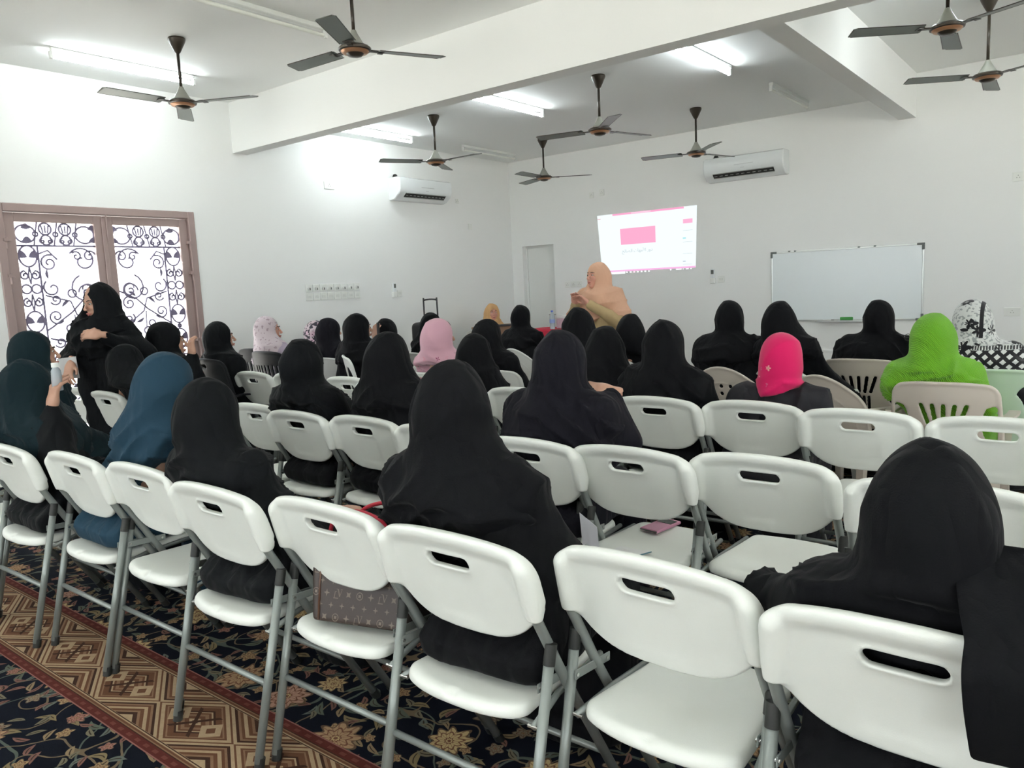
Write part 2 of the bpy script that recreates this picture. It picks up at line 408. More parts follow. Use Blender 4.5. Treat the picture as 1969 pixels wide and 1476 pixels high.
# ---- double grille door in the left wall
dm = M('mauve_brown_metal', (.36, .27, .255), .45, .2, var=.08, vs=3)
iron = M('wrought_iron', (.20, .175, .26), .5, .3)
gd = empty('door_1', (XL, (DY0+DY1)/2, 0)); tag(gd, kind='structure')
hw = (DY1-DY0)/2
b = MB()
b.box((-.14, -hw, 0), (.015, -hw+.07, DZ), .006); b.box((-.14, hw-.07, 0), (.015, hw, DZ), .006); b.box((-.14, -hw+.07, DZ-.07), (.015, hw-.07, DZ), .006)
b.build('door_frame', dm, gd)
def spiral(c, r, a0, turns, k=1, n=22, shrink=.18):
    return [(c[0]+(r*(1-(1-shrink)*i/n))*math.cos(a0+k*2*math.pi*turns*i/n), c[1]+(r*(1-(1-shrink)*i/n))*math.sin(a0+k*2*math.pi*turns*i/n)) for i in range(n+1)]
def circ(c, r, n=18): return [(c[0]+r*math.cos(2*math.pi*i/n), c[1]+r*math.sin(2*math.pi*i/n)) for i in range(n+1)]
def leafshape(c, L, wd_, a, n=8):
    P = []
    for i in range(n+1):
        s = i/n; P.append((s*L, wd_*math.sin(math.pi*s)))
    for i in range(n, -1, -1):
        s = i/n; P.append((s*L, -.25*wd_*math.sin(math.pi*s)))
    return [(c[0]+x*math.cos(a)-y*math.sin(a), c[1]+x*math.sin(a)+y*math.cos(a)) for x, y in P]
def leaf_door(side):
    # side=-1: left leaf (smaller y), +1: right leaf; panel opening in leaf coordinates p (0 outer .. 1 centre)
    y_out = side*(hw-.07); y_in = side*.004
    L = empty('door_leaf', (0, 0, 0)); L.parent = gd
    gy0, gy1, gz0, gz1 = side*(hw-.07-.085), side*.085, .30, 2.19
    lo = lambda a, c: (min(a, c), max(a, c))
    b = MB(); a, c = lo(y_out, y_in); p, q = lo(gy0, gy1)
    b.box((-.075, a, .01), (-.02, p, DZ-.075), .004); b.box((-.075, q, .01), (-.02, c, DZ-.075), .004)
    b.box((-.075, p, .01), (-.02, q, gz0), .004); b.box((-.075, p, gz1), (-.02, q, DZ-.075), .004)
    b.build('leaf_frame', dm, L)
    g = MB(); g.box((-.068, p, gz0), (-.063, q, gz1)); g.build('glass_pane', glassm, L)
    W = q-p; r = MB()
    Y = lambda u: gy0-side*u            # u: distance from outer edge towards centre
    def T3(pl, rad=.0085, n=6): r.tube([(-.045, Y(u), z) for u, z in pl], rad, n)
    def fillleaf(c, Ln, wdt, a):
        pl = leafshape(c, Ln, wdt, a); n = len(pl)
        r.add([(-.047, Y(u), z) for u, z in pl]+[(-.043, Y(u), z) for u, z in pl], [tuple(range(n)), tuple(range(2*n-1, n-1, -1))]+[(i, (i+1) % n, n+(i+1) % n, n+i) for i in range(n)])
    H1 = 1.99; cw = .165
    T3([(0, H1), (W, H1)], .009); T3([(cw, gz0), (cw, H1)], .009)
    # top band
    nb = 4; st = W/nb
    for i in range(nb):
        cx = (i+.5)*st
        if i in (0, nb-1):
            s = 1 if i == 0 else -1
            T3([(cx+s*.5*st*math.sin(a), 2.09+.075*math.cos(a)) for a in [k_*math.pi/12 for k_ in range(25)]])
            fillleaf((cx-s*.03, 2.14), .08, .04, 0); fillleaf((cx-s*.03, 2.03), .08, .04, 0)
        else:
            T3(circ((cx, 2.135), .05)); T3(circ((cx, 2.04), .042)); T3(spiral((cx-.03, 2.03), .026, 1.5, 1.1)); T3(spiral((cx+.03, 2.03), .026, 1.6, 1.1, -1))
            for k_ in (-1, 0, 1): T3([(cx+k_*.018, 2.10), (cx+k_*.03, 2.165)], .007)
        if i: T3([(i*st-.02, H1), (i*st, 2.09), (i*st+.02, gz1)], .007); T3(circ((i*st, 2.09), .02, 10))
    # side column motifs
    z = H1
    seq = ['leaf', 'heart', 'rings', 'heart', 'leaf', 'star', 'leaf', 'rings', 'heart', 'leaf', 'heart']
    for kd in seq:
        m = cw/2
        if kd == 'leaf':
            T3([(m+(.07*math.sin(a)), z-.09-.09*math.cos(a)) for a in [k_*math.pi/12 for k_ in range(25)]])
            fillleaf((m-.005, z-.10), .09, .05, 2.3); fillleaf((m+.005, z-.10), .09, -.05, .85); z -= .18
        elif kd == 'heart':
            for s in (-1, 1): T3(spiral((m+s*.04, z-.075), .042, math.pi/2, 1.35, -s)); T3([(m, z), (m+s*.012, z-.075), (m, z-.15)], .007); T3([(m+s*.04, z-.04), (m+s*.02, z-.06)], .006)
            z -= .15
        elif kd == 'rings':
            for s in (-1, 1): T3(circ((m+s*.04, z-.042), .038))
            z -= .085
        else: T3(circ((m, z-.03), .018, 8)); T3([(m, z), (m, z-.06)], .008); z -= .06
    # large scrolls
    x0, x1 = cw, W; w_ = x1-x0; cx = (x0+x1)/2
    T3([(x0, 1.92), (x0+.08, 1.95), (x0+.15, 1.87)]); T3(spiral((x1-.12, 1.86), .125, 2.6, 1.15, -1)); T3(spiral((x1-.06, 1.90), .055, .3, 1.3)); T3(spiral((x0+.08, 1.84), .075, 1.2, 1.5)); T3(spiral((x1-.17, 1.90), .045, 2.5, 1.2, -1))
    T3(spiral((x0+.085, 1.62), .078, 2.2, 1.1)); T3(spiral((x1-.12, 1.60), .135, 1.9, 1.2)); T3(spiral((x1-.11, 1.58), .075, 3.2, 1.4, -1)); fillleaf((x0+.06, 1.70), .09, .02, 1.6); fillleaf((x1-.16, 1.52), .09, .025, .6)
    for zc in (1.40, 1.02, .64):
        T3([(x0+.02, zc+.16), (cx-.02, zc+.10), (cx+.02, zc-.02), (x1-.06, zc-.14), (x1, zc-.17)]); T3([(x1, zc+.18), (cx+.08, zc+.1), (cx-.02, zc), (x0+.05, zc-.12), (x0, zc-.15)])
        T3(spiral((x1-.09, zc+.06), .07, 2.6, 1.5, -1)); T3(spiral((x0+.09, zc-.03), .068, -.6, 1.5, -1)); T3(spiral((x0+.10, zc+.12), .05, 3.6, 1.3)); T3(spiral((x1-.08, zc-.09), .055, 2.2, 1.4))
        T3(circ((cx, zc+.17), .035)); T3(circ((cx-.05, zc-.14), .03)); fillleaf((cx-.10, zc+.05), .10, .022, .7); fillleaf((cx+.02, zc-.08), .10, -.022, -.5)
        T3([(cx, zc-.02), (cx+.01, zc-.2)], .006)
    r.build('iron_grille', iron, L)
    h = MB()
    for z in (2.02, 1.72, 1.05, .45):
        y0 = side*(hw-.07); a, c = lo(y0-side*.03, y0+side*.025); h.box((-.02, a, z), (.03, c, z+.025)); h.tube([(.012, y0, z-.06), (.012, y0, z+.03)], .011, 10)
    h.build('hinge', dm, L)
    return L
leaf_door(-1); leaf_door(1)
b = MB(); b.box((-.02, -.022, .02), (-.004, .022, DZ-.09), .004); b.box((-.004, .012, 2.06), (.012, .026, 2.26)); b.tube([(.008, .019, 2.02), (.008, .019, 2.30)], .006); b.build('meeting_strip', dm, gd)
# ------------------------------------------------------------------ tube lights
tube_on = M('lit_fluorescent_tube', (.90, .97, 1.0), .4, em=TUBE); tube_off = M('unlit_tube', (.80, .82, .76), .35)
fixm = M('white_enamel_fixture', (.78, .80, .77), .45)
def tube_light(x, y0, y1, zc, lit, label):
    e = empty('tube_light', (x, (y0+y1)/2, zc)); L = (y1-y0)/2
    tag(e, label, 'light', 'ceiling tube lights')
    b = MB(); b.box((-.022, -L, -.032), (.022, L, 0), .004); b.build('fixture_body', fixm, e)
    b = MB(); b.tube([(0, -L+.02, -.07), (0, L-.02, -.07)], .014, 14); b.build('tube', tube_on if lit else tube_off, e)
    for s in (-1, 1):
        b = MB(); b.box((-.014, s*L-.012, -.088), (.014, s*L+.012, -.03), .003); b.build('lamp_holder', fixm, e)
tube_light(-6.655, 2.80, 4.0, ZN, True, 'lit ceiling tube light in the near bay, above the iron grille door')
tube_light(-4.81, 2.85, 4.02, ZN, False, 'unlit tube light on the near ceiling at the top edge, left of the near fan')
tube_light(-6.80, 5.74, 6.90, ZC, True, 'lit tube light beyond the beam, leftmost of the three far lit ones')
tube_light(-4.89, 5.80, 6.97, ZC, True, 'lit tube light beyond the beam, middle of the three far lit ones')
tube_light(-2.78, 5.74, 6.90, ZC, True, 'lit tube light beyond the beam nearest the cross beam')
tube_light(-6.785, 7.82, 8.95, ZC, False, 'unlit tube light near the far left ceiling corner')
tube_light(-2.72, 7.80, 8.95, ZC, False, 'unlit tube light close to the front wall, left of the cross beam')
e = empty('tube_light', (-.72, 6.62, ZR), R_(-66)); tag(e, 'lit tube light at the top right, in the bay right of the cross beam', 'light', 'ceiling tube lights')
for nm, bxs, mm in (('fixture_body', ((-.022, -.62, -.032), (.022, .62, 0)), fixm),):
    b = MB(); b.box(*bxs, .004); b.build(nm, mm, e)
b = MB(); b.tube([(0, -.6, -.07), (0, .6, -.07)], .014, 14); b.build('tube', tube_on, e)
for s in (-1, 1): b = MB(); b.box((-.014, s*.62-.012, -.088), (.014, s*.62+.012, -.03), .003); b.build('lamp_holder', fixm, e)
# tubes behind and beside the camera (same fittings, out of frame)
for x, y, z, nm_ in ((-4.8, -1.6, ZN, 'lit tube light behind the viewer, left of the back wall middle'), (-1.6, .4, ZN, 'lit tube light on the near ceiling right above the viewer, left side'), (1.4, .4, ZN, 'lit tube light on the near ceiling above the viewer, right side'), (1.4, 3.2, ZN, 'lit tube light near the big beam, right of the picture'), (-1.6, -2.2, ZN, 'lit tube light nearest the middle back window'), (2.4, 7.0, ZR, 'lit tube light in the far right bay beside the windows'), (3.8, 1.8, ZN, 'lit tube light closest to the right wall windows'), (-6.2, .2, ZN, 'lit tube light along the left wall before the grille door')):
    tube_light(x, y-.6, y+.6, z, True, nm_)
# ------------------------------------------------------------------ ceiling fans
fdark = M('dark_bronze_enamel', (.045, .036, .026), .3, .3); fgrey = M('warm_grey_enamel', (.30, .31, .27), .4, .1); fgold = M('copper_band', (.50, .27, .15), .35, .5)
fblade = M('grey_green_blade', (.20, .225, .205), .38, .2); fedge = M('dark_blade_edge', (.05, .045, .038), .4)
def make_fan(drop):
    e = empty('ceiling_fan')
    b = MB(); b.lathe([(.001, 0), (.062, 0), (.066, -.012), (.06, -.03), (.022, -.105), (.012, -.115), (.001, -.115)], 28); b.build('canopy', fdark, e, auto=35)
    zb = -drop+.085
    b = MB(); b.tube([(0, 0, -.10), (0, 0, zb+.01)], .0115, 12); b.build('downrod', fdark, e, smooth=True)
    b = MB(); b.lathe([(.001, zb+.02), (.016, zb+.02), (.024, zb), (.055, zb-.055), (.078, zb-.085), (.001, zb-.085)], 32); b.build('motor_housing', fgrey, e, auto=50)
    b = MB(); b.lathe([(.001, zb-.083), (.095, zb-.083), (.108, zb-.095), (.104, zb-.108), (.09, zb-.112), (.001, zb-.112)], 36); b.build('motor_ring', fdark, e, auto=40)
    b = MB(); b.lathe([(.001, zb-.112), (.092, zb-.112), (.082, zb-.124), (.06, zb-.128), (.001, zb-.128)], 36); b.build('copper_band', fgold, e, auto=40)
    b = MB(); b.lathe([(.001, zb-.128), (.058, zb-.128), (.045, zb-.142), (.02, zb-.148), (.001, zb-.149)], 32); b.build('bottom_cap', fdark, e, auto=40)
    zbl = zb-.098
    for k in range(3):
        a = k*2*math.pi/3
        m = MB(); n = 14; th = .0035
        prof = []
        for i in range(n+1):
            s = i/n; r = .155+.465*s; wl = .052+.012*s; wr = .052+.006*s
            if i == 0: wl *= .8; wr *= .8
            if i == n: wl *= .72; wr *= .86
            if i == n-1: r += .014
            prof.append((r, wl, wr))
        V = []; 
        for r, wl, wr in prof:
            for t_, wz in ((wl, 1), (-wr, -1)):
                V.append((r, t_, .009*wz+zbl)); V.append((r, t_, .009*wz+zbl-th))
        F = []
        for i in range(n):
            a0, a1 = i*4, i*4+4
            F += [(a0, a0+2, a1+2, a1), (a0+1, a1+1, a1+3, a0+3), (a0, a1, a1+1, a0+1), (a0+2, a0+3, a1+3, a1+2)]
        F += [(0, 1, 3, 2), (n*4, n*4+2, n*4+3, n*4+1)]
        m.add(V, F); o = m.build('blade', fblade, e); o.rotation_euler = (0, 0, a)
        m = MB(); m.box((.085, -.02, zbl-.008), (.19, .02, zbl-.0005), .003); m.box((.16, -.045, zbl-.008), (.20, .045, zbl-.004), .002); o2 = m.build('blade_bracket', fdark, o)
        m = MB()
        for s_, c_ in ((.052, 1), (-.052, -1)): m.tube([(.16, s_, zbl+.009*c_-.002), (.60, s_*(1.22 if c_ > 0 else 1.1), zbl+.009*c_-.002)], .0032, 6)
        m.tube([(.616, .047, zbl+.006), (.616, -.047, zbl-.010)], .003, 6); m.build('blade_edging', fedge, o)
    return e
fans = [(-5.81, 3.38, ZN, .47, 28, 'ceiling fan hanging in front of the lit tube above the grille door'),
 (-4.0, 3.58, ZN, .42, 63, 'largest ceiling fan, at the top edge before the big beam'),
 (-5.86, 6.30, ZC, .47, 0, 'ceiling fan right above the left wall air conditioner'),
 (-3.77, 6.28, ZC, .47, 73, 'ceiling fan hanging directly above the left part of the projected slide'),
 (-5.88, 8.36, ZC, .47, 34, 'smallest ceiling fan, beside the corner of the two walls'),
 (-3.73, 8.28, ZC, .47, 74, 'ceiling fan hanging left of the front wall air conditioner'),
 (-.84, 7.33, ZR, .58, 93, 'ceiling fan at the right edge, lower of the two beyond the cross beam'),
 (-.92, 5.97, ZR, .50, 95, 'ceiling fan at the top right corner, nearer of the two beyond the cross beam')]
protos = {}
for x, y, z, dp, a, lb in fans:
    if dp not in protos: protos[dp] = f = make_fan(dp)
    else: f = copy_tree(protos[dp])
    f.location = (x, y, z); f.rotation_euler = (0, 0, R_(a)); tag(f, lb, 'fan', 'ceiling fans')
# ------------------------------------------------------------------ air conditioners
acw = M('glossy_white_plastic', (.80, .84, .84), .16); acd = M('black_vent', (.02, .02, .018), .6); acg = M('grey_vent_slat', (.38, .40, .38), .5)
def aircon(loc, rz, L, label, side):
    e = empty('air_conditioner', loc, rz); tag(e, label, 'air conditioner')
    # profile in y (out from wall = -y) and z
    prof = [(0, .0), (0, .285), (-.16, .285), (-.195, .27), (-.21, .22), (-.205, .13), (-.18, .075), (-.10, .012), (-.04, 0)]
    n = len(prof); V = []
    for x, s in ((-L/2, .94), (-L/2+.012, 1), (L/2-.012, 1), (L/2, .94)):
        for y, z in prof: V.append((x, y*s, .14+(z-.14)*s))
    F = [tuple(range(n))[::-1], tuple(3*n+k for k in range(n))]
    for i in range(3):
        for k in range(n): l = (k+1) % n; F.append((i*n+k, i*n+l, (i+1)*n+l, (i+1)*n+k))
    b = MB(); b.add(V, F); b.build('body', acw, e, auto=28)
    b = MB(); b.add([(-L*.38, -.188, .078), (L*.38, -.188, .078), (L*.38, -.148, .042), (-L*.38, -.148, .042)], [(0, 1, 2, 3)])
    V = []
    for x in (-L*.38, L*.38):
        for y, z in ((-.190, .079), (-.149, .040), (-.140, .048), (-.181, .087)): V.append((x, y, z))
    b = MB(); b.add(V, [(0, 1, 2, 3), (4, 7, 6, 5)]+[(k, 4+k, 4+(k+1) % 4, (k+1) % 4) for k in range(4)]); b.build('air_outlet', acd, e)
    b = MB()
    for k in range(11):
        x = -L*.38+L*.76*(k+.5)/11
        b.box((x-.018, -.176, .056), (x+.018, -.170, .062))
    b.box((-L*.38, -.196, .082), (L*.38, -.188, .090)); b.box((-L*.38, -.150, .032), (L*.38, -.142, .040)); b.build('louvre', acg, e)
    b = MB(); b.box((-L*.1, -.2085, .165), (L*.14, -.2065, .172)); b.box((-.02, -.2075, .125), (.03, -.2055, .131)); b.build('badge', M('silver_badge', (.5, .52, .52), .3, .6), e)
    b = MB(); b.tube([(side*L*.49, -.04, .03), (side*L*.49, -.13, .05), (side*L*.49, -.175, .14), (side*L*.49, -.13, .23), (side*L*.49, -.05, .25)], .003, 6); b.build('side_seam', M('dark_seam', (.08, .09, .1), .5), e)
    V = MB(); V.lathe([(.001, 0), (.035, 0), (.034, .02), (.024, .045), (.001, .055)], 20, (-L*.40, -.03, .285)); V.build('pipe_sleeve', acd, e, auto=40)
    return e
aircon((XL, 7.47, 2.61), R_(90), .98, 'white wall air conditioner on the left wall below a fan', -1)
aircon((-3.60, YF, 2.63), 0, 1.0, 'white wall air conditioner high on the front wall above the slide and whiteboard', 1)
# ------------------------------------------------------------------ plates, switches, remotes on the walls
plm = M('switch_plate_plastic', (.82, .84, .80), .4); swm = M('switch_rocker', (.74, .76, .72), .35); dotm = M('dark_indicator', (.10, .11, .10), .5)
def plate(name, loc, rz, w, h, label, cat, kind, group=None):
    e = empty(name, loc, rz); tag(e, label, cat, group)
    b = MB(); b.box((-w/2, -.010, -h/2), (w/2, 0, h/2), .003); b.build('plate', plm, e)
    if kind == 'regulator':
        b = MB(); b.tube([(0, -.010, -.005), (0, -.026, -.005)], .02, 16); b.build('knob', swm, e)
        b = MB(); b.box((-.004, -.028, -.022), (.010, -.0262, .004)); b.build('pointer', dotm, e)
    elif kind == 'switch':
        n = 3 if w > .07 else 1
        for k in range(n):
            b = MB(); c = (k-(n-1)/2)*.018; b.box((c-.007, -.014, -.016), (c+.007, -.010, .016), .002); b.build('rocker', swm, e)
    elif kind == 'socket':
        for dx, dz in ((0, .014), (-.012, -.008), (.012, -.008)):
            b = MB(); b.box((dx-.003, -.0112, dz-.003), (dx+.003, -.0098, dz+.003)); b.build('pin_hole', dotm, e)
    return e
# back of a plate touches the wall: rz 90deg faces +x (left wall), 0 faces -y (front wall)
order = ['leftmost', 'second from the left', 'third from the left', 'fourth from the left', 'fifth from the left', 'sixth from the left', 'seventh from the left', 'rightmost']
for k in range(8):
    y = 5.61+.103*k
    plate('fan_regulator', (XL, y, 1.535), R_(90), .092, .088, 'white dial plate in the upper row of eight, '+order[k], 'fan regulator', 'regulator', 'dial plates on the left wall')
    plate('light_switch', (XL, y, 1.437), R_(90), .092, .088, 'white switch plate in the lower row of eight, '+order[k], 'switch', 'switch', 'switch plates on the left wall')
plate('wall_socket', (XL, 6.02, 2.73), R_(90), .15, .088, 'wide white plate high on the left wall, left of the air conditioner', 'socket', 'socket')
plate('wall_socket', (XL, 8.28, 2.68), R_(90), .06, .06, 'small white plate right of the left wall air conditioner', 'socket', 'socket')
plate('wall_socket', (XL, 8.53, 2.33), R_(90), .085, .085, 'white blank plate on the left wall near the corner', 'socket', 'blank')
plate('light_switch', (XL, 7.05, 1.43), R_(90), .085, .085, 'white switch plate beside the remote on the left wall', 'switch', 'switch')
plate('wall_socket', (-5.87, YF, 2.68), 0, .07, .08, 'white plate above the slide, left one of the pair', 'socket', 'socket')
plate('wall_socket', (-5.70, YF, 2.70), 0, .08, .085, 'white plate above the slide, right one of the pair', 'socket', 'socket')
for k, w in enumerate(('left', 'middle', 'right')):
    plate('wall_socket', (-6.33+.105*k, YF, 1.44), 0, .09, .088, 'white plate left of the speaker, %s one of the row of three' % w, 'socket', 'socket')
plate('light_switch', (-3.96, YF, 1.42), 0, .088, .088, 'white switch plate beside the remote on the front wall', 'switch', 'switch')
plate('wall_socket', (-.79, YF, 2.32), 0, .10, .09, 'white plate on the front wall at the right edge, high up', 'socket', 'socket')
plate('wall_socket', (-.80, YF, .95), 0, .15, .09, 'wide white plate low on the front wall at the right edge', 'socket', 'socket')
def remote(loc, rz, label):
    e = empty('remote_control', loc, rz); tag(e, label, 'remote control')
    b = MB(); b.box((-.026, -.03, -.085), (.026, -.004, .085), .006); b.build('body', acw, e)
    b = MB(); b.box((-.018, -.032, .02), (.018, -.030, .072)); b.build('display', dotm, e)
    b = MB(); b.box((-.008, -.032, -.06), (.012, -.030, -.045)); b.build('button', dotm, e)
    b = MB(); b.box((-.032, -.036, -.1), (.032, 0, -.03), .004); b.box((-.032, -.004, -.1), (.032, 0, .07)); b.build('wall_cradle', plm, e)
remote((XL, 6.95, 1.48), R_(90), 'white remote control in a cradle on the left wall above the trolley handle')
remote((-4.07, YF, 1.47), 0, 'white remote control in a cradle on the front wall right of the slide')
# ------------------------------------------------------------------ projected slide (light from a projector on the wall)
def emi(name, col, st=1.0):
    t = NT(name); t.b.inputs['Base Color'].default_value = (0, 0, 0, 1); t.b.inputs['Roughness'].default_value = 1; t.b.inputs['Specular IOR Level'].default_value = 0
    t.b.inputs['Emission Color'].default_value = (*col, 1); t.b.inputs['Emission Strength'].default_value = st*.49; return t.m
SL = empty('projected_slide', (0, YF, 0)); tag(SL, 'projected slide with a pink block, on the front wall behind the speaker', 'projection')
def K(u, v):   # u from left, v from top, keystone
    xl = -5.79+(.06*v); xr = -4.28-(.03*v); return (xl+(xr-xl)*u, 2.385-.83*v)
def quad(name, u0, v0, u1, v1, col, dy, st=1.0):
    p = [K(u0, v0), K(u0, v1), K(u1, v1), K(u1, v0)]; b = MB()
    b.add([(x, -dy, z) for x, z in p]+[(x, -dy+.0012, z) for x, z in p], [(0, 1, 2, 3), (4, 7, 6, 5)]+[(k, 4+k, 4+(k+1) % 4, (k+1) % 4) for k in range(4)])
    return b.build(name, emi(name+'_light', col, st), SL)
quad('slide_page', 0, .0, 1, .955, (.90, .99, 1.0), .002)
quad('taskbar', .06, .955, .26, 1.0, (.93, .96, 1), .002)
quad('title_bar', .165, .0, .88, .030, (1, .40, .62), .0035)
quad('title_text', .36, .004, .56, .024, (1, .62, .78), .005)
quad('pink_block', .235, .255, .60, .52, (.96, .42, .62), .0035)
quad('status_bar', .0, .935, 1, .962, (.93, .48, .78), .0035)
quad('thumbnail', .872, .195, .962, .262, (.95, .46, .66), .0035)
quad('menu_label', .0, .055, .035, .068, (.75, .45, .5), .0035)
for k, v in enumerate((.37, .55, .73, .90)): quad('divider_line', .872, v, .965, v+.005, (.55, .62, .66), .0035)
quad('blue_mark', .87, .48, .90, .505, (.45, .80, .85), .0035); quad('grey_mark', .872, .845, .90, .862, (.5, .55, .65), .0035)
for k in range(7): quad('taskbar_icon', .27+.04*k, .968, .29+.04*k, .990, (1, .75, .85) if k == 2 else (.95, .98, 1), .002)
for u0, u1 in ((.74, .755), (.80, .86), (.87, .878), (.90, .93), (.945, .96)): quad('taskbar_icon', u0, .966, u1, .984, (.95, .98, 1), .002)
tc = D.curves.new('slide_heading', 'FONT')
tc.body = '\uFEA2\uFEDF\uFE8E\uFEBC\uFEDF\uFE8D \uFE95\uFE8E\uFEEC\uFEE3\uFEF7\uFE8D \uFEAD\uFEED\uFEA9'
tc.size = .105; tc.extrude = .0004
to = D.objects.new('slide_heading', tc); COL.objects.link(to); bpy.context.view_layer.update()
tme = D.meshes.new_from_object(to.evaluated_get(bpy.context.evaluated_depsgraph_get())); D.objects.remove(to)
tme.materials.clear(); tme.materials.append(emi('heading_light', (.50, .57, .62), 1))
to = link('slide_heading', tme, SL)
xs = [v.co.x for v in tme.vertices] or [0, 1]; sc_ = .47/(max(xs)-min(xs)); to.scale = (sc_, sc_, 1); to.rotation_euler = (R_(90), 0, 0); to.location = (-5.40-min(xs)*sc_, -.005, 1.845)
# ------------------------------------------------------------------ whiteboard
wb = empty('whiteboard', (-2.47, YF, .875)); tag(wb, 'large blank whiteboard mounted on the front wall', 'whiteboard')
wbs = M('whiteboard_enamel', (.82, .88, .89), .25); alf = M('aluminium_frame', (.62, .65, .63), .3, .6)
b = MB(); b.box((-.825, -.02, .015), (.825, -.004, .825)); b.build('board', wbs, wb)
b = MB()
b.box((-.84, -.026, 0), (.84, 0, .016), .003); b.box((-.84, -.026, .824), (.84, 0, .84), .003); b.box((-.84, -.026, .016), (-.824, 0, .824), .003); b.box((.824, -.026, .016), (.84, 0, .824), .003)
b.build('frame', alf, wb)
cg = M('dark_grey_corner', (.13, .15, .14), .5)
for sx in (-1, 1):
    for z in (0, 1):
        b = MB(); x0, x1 = sorted((sx*.845, sx*.77)); zz = (.845-.025, .845) if z else (-.005, .02); b.box((x0, -.03, zz[0]), (x1, 0, zz[1]), .003)
        x0, x1 = sorted((sx*.845, sx*.82)); zz = (.77, .822) if z else (.018, .07); b.box((x0, -.03, zz[0]), (x1, 0, zz[1]), .003); b.build('corner_cap', cg, wb)
for u in (-.62, -.55, .17, .34):
    b = MB(); b.box((u-.012, -.03, .832), (u+.012, 0, .848), .002); b.build('clip', cg, wb)
b = MB(); b.box((-.30, -.075, -.012), (.50, -.026, -.002), .002); b.box((-.30, -.078, -.012), (.50, -.074, .006)); b.build('tray', alf, wb)
er = empty('board_eraser', (-2.42, YF-.05, .873)); tag(er, 'bright green whiteboard eraser on the board tray', 'eraser')
b = MB(); b.box((-.068, -.022, .012), (.068, .022, .045), .005); b.build('grip', M('green_plastic', (.06, .36, .07), .5), er); b = MB(); b.box((-.066, -.02, .0), (.066, .02, .012)); b.build('felt_pad', M('green_felt', (.03, .2, .05), .9), er)
mk = empty('marker_pen', (-2.63, YF-.05, .885)); tag(mk, 'white marker pen on the whiteboard tray left of the eraser', 'pen')
b = MB(); b.tube([(-.05, 0, 0), (.04, 0, 0)], .008, 10); b.build('barrel', fixm, mk, True); b = MB(); b.tube([(.04, 0, 0), (.07, 0, 0)], .0085, 10); b.build('cap', M('grey_cap', (.3, .3, .3), .5), mk)
# low ledge line along the front wall right side
struct('trim_3', [((-3.3, YF-.012, .50), (XR, YF, .525))], wallm)
# ------------------------------------------------------------------ folding chair (origin between the rear feet)
def fold_back_mesh():
    g = G((-.275, -.03, .53), (.275, .16, .90), .0045)
    yb = .045+.30*(.86-g.Z)+.0                # inclined plane, leaning back at the top
    bow = .018*(1-(g.X/.24)**2)                # middle bows to the rear
    dn = (g.Y-(yb-bow+.018))*.95
    ztop = .862-.035*(np.abs(g.X)/.25)**2.4
    zbot = .583+.095*(np.abs(g.X)/.235)**3.6
    hwid = .246
    # outline in the plane
    o1 = np.maximum(g.Z-ztop, np.abs(g.X)-hwid)
    qx, qz = np.maximum(np.abs(g.X)-hwid+.055, 0), np.maximum(g.Z-ztop+.055, 0)
    o1 = np.minimum(np.maximum(g.Z-ztop, np.abs(g.X)-hwid), 9)*0+np.sqrt(qx**2+qz**2)-.055+np.minimum(np.maximum(np.abs(g.X)-hwid+.055, g.Z-ztop+.055), 0)
    o2 = (zbot-g.Z)*.85
    o3 = -1+g.X*0
    out = np.maximum(o1, o2)
    panel = smax(np.abs(dn)-.008, np.maximum(out, o3), .006)
    # rolled rim along the top and shoulders
    rim = np.sqrt((np.maximum(np.abs(out+.014), 0))**2+(dn)**2)-.0165
    rim = np.where(g.Z > .72, rim, np.maximum(rim, (.72-g.Z)))
    panel = smin(panel, rim, .02)
    # sockets for the tubes
    for s in (-1, 1):
        c = cap(g, (s*.228, .062, .80), (s*.236, .096, .68), .0175, .0195)
        c = smax(c, .672-g.Z, .006)
        panel = smin(panel, c, .03)
    # grip slot
    sl = np.sqrt(np.maximum(np.abs(g.X)-.052, 0)**2+(g.Z-.787)**2)-.0165
    slot = np.abs(sl)-.006                    # lip round the slot
    lip = smax(np.abs(dn)-.012, slot, .004)
    panel = smin(panel, lip, .006)
    panel = smax(panel, -(sl), .006)
    # shallow pressed panel below the slot
    dent = smax(np.abs(g.X)-.085-.05*(.77-g.Z), np.abs(g.Z-.69)-.075, .03)
    panel = panel+np.where(dn < 0, .0028*np.clip(-dent/.02, 0, 1), 0)
    V, Q = snets(g, panel); V = smoothV(V, Q, 2, .5)
    return V, Q
def fold_seat_mesh():
    g = G((-.225, -.0, .385), (.225, .52, .475), .005)
    hw_ = .200-.03*np.clip((g.Y-.1)/.38, 0, 1)
    yr = .035+.045*(np.abs(g.X)/.2)**2.6        # rear edge bulges backwards
    yf = .485-.03*(np.abs(g.X)/.2)**2
    R = .036
    dx = np.abs(g.X)-hw_+R; dy = np.maximum(yr-g.Y, g.Y-yf)+R
    o = np.sqrt(np.maximum(dx, 0)**2+np.maximum(dy, 0)**2)-R+np.minimum(np.maximum(dx, dy), 0)
    ztop = .455-.010*np.clip(1-(g.X/.19)**2, 0, 1)*np.clip(1-((g.Y-.26)/.22)**2, 0, 1)
    zt = g.Z-ztop
    slab = smax(smax(o, zt, .03), (.418-g.Z)+.03*np.clip(-o/.03, 0, 1)*0, .01)
    under = smax(smax(o+.016, .38-g.Z, .004), g.Z-.436, .004)      # hollow underside
    d = smax(slab, -under, .004)
    notch = ell(g, (0, .03, .452), (.022, .03, .012))
    d = smax(d, -notch, .008)
    V, Q = snets(g, d); V = smoothV(V, Q, 2, .5)
    return V, Q
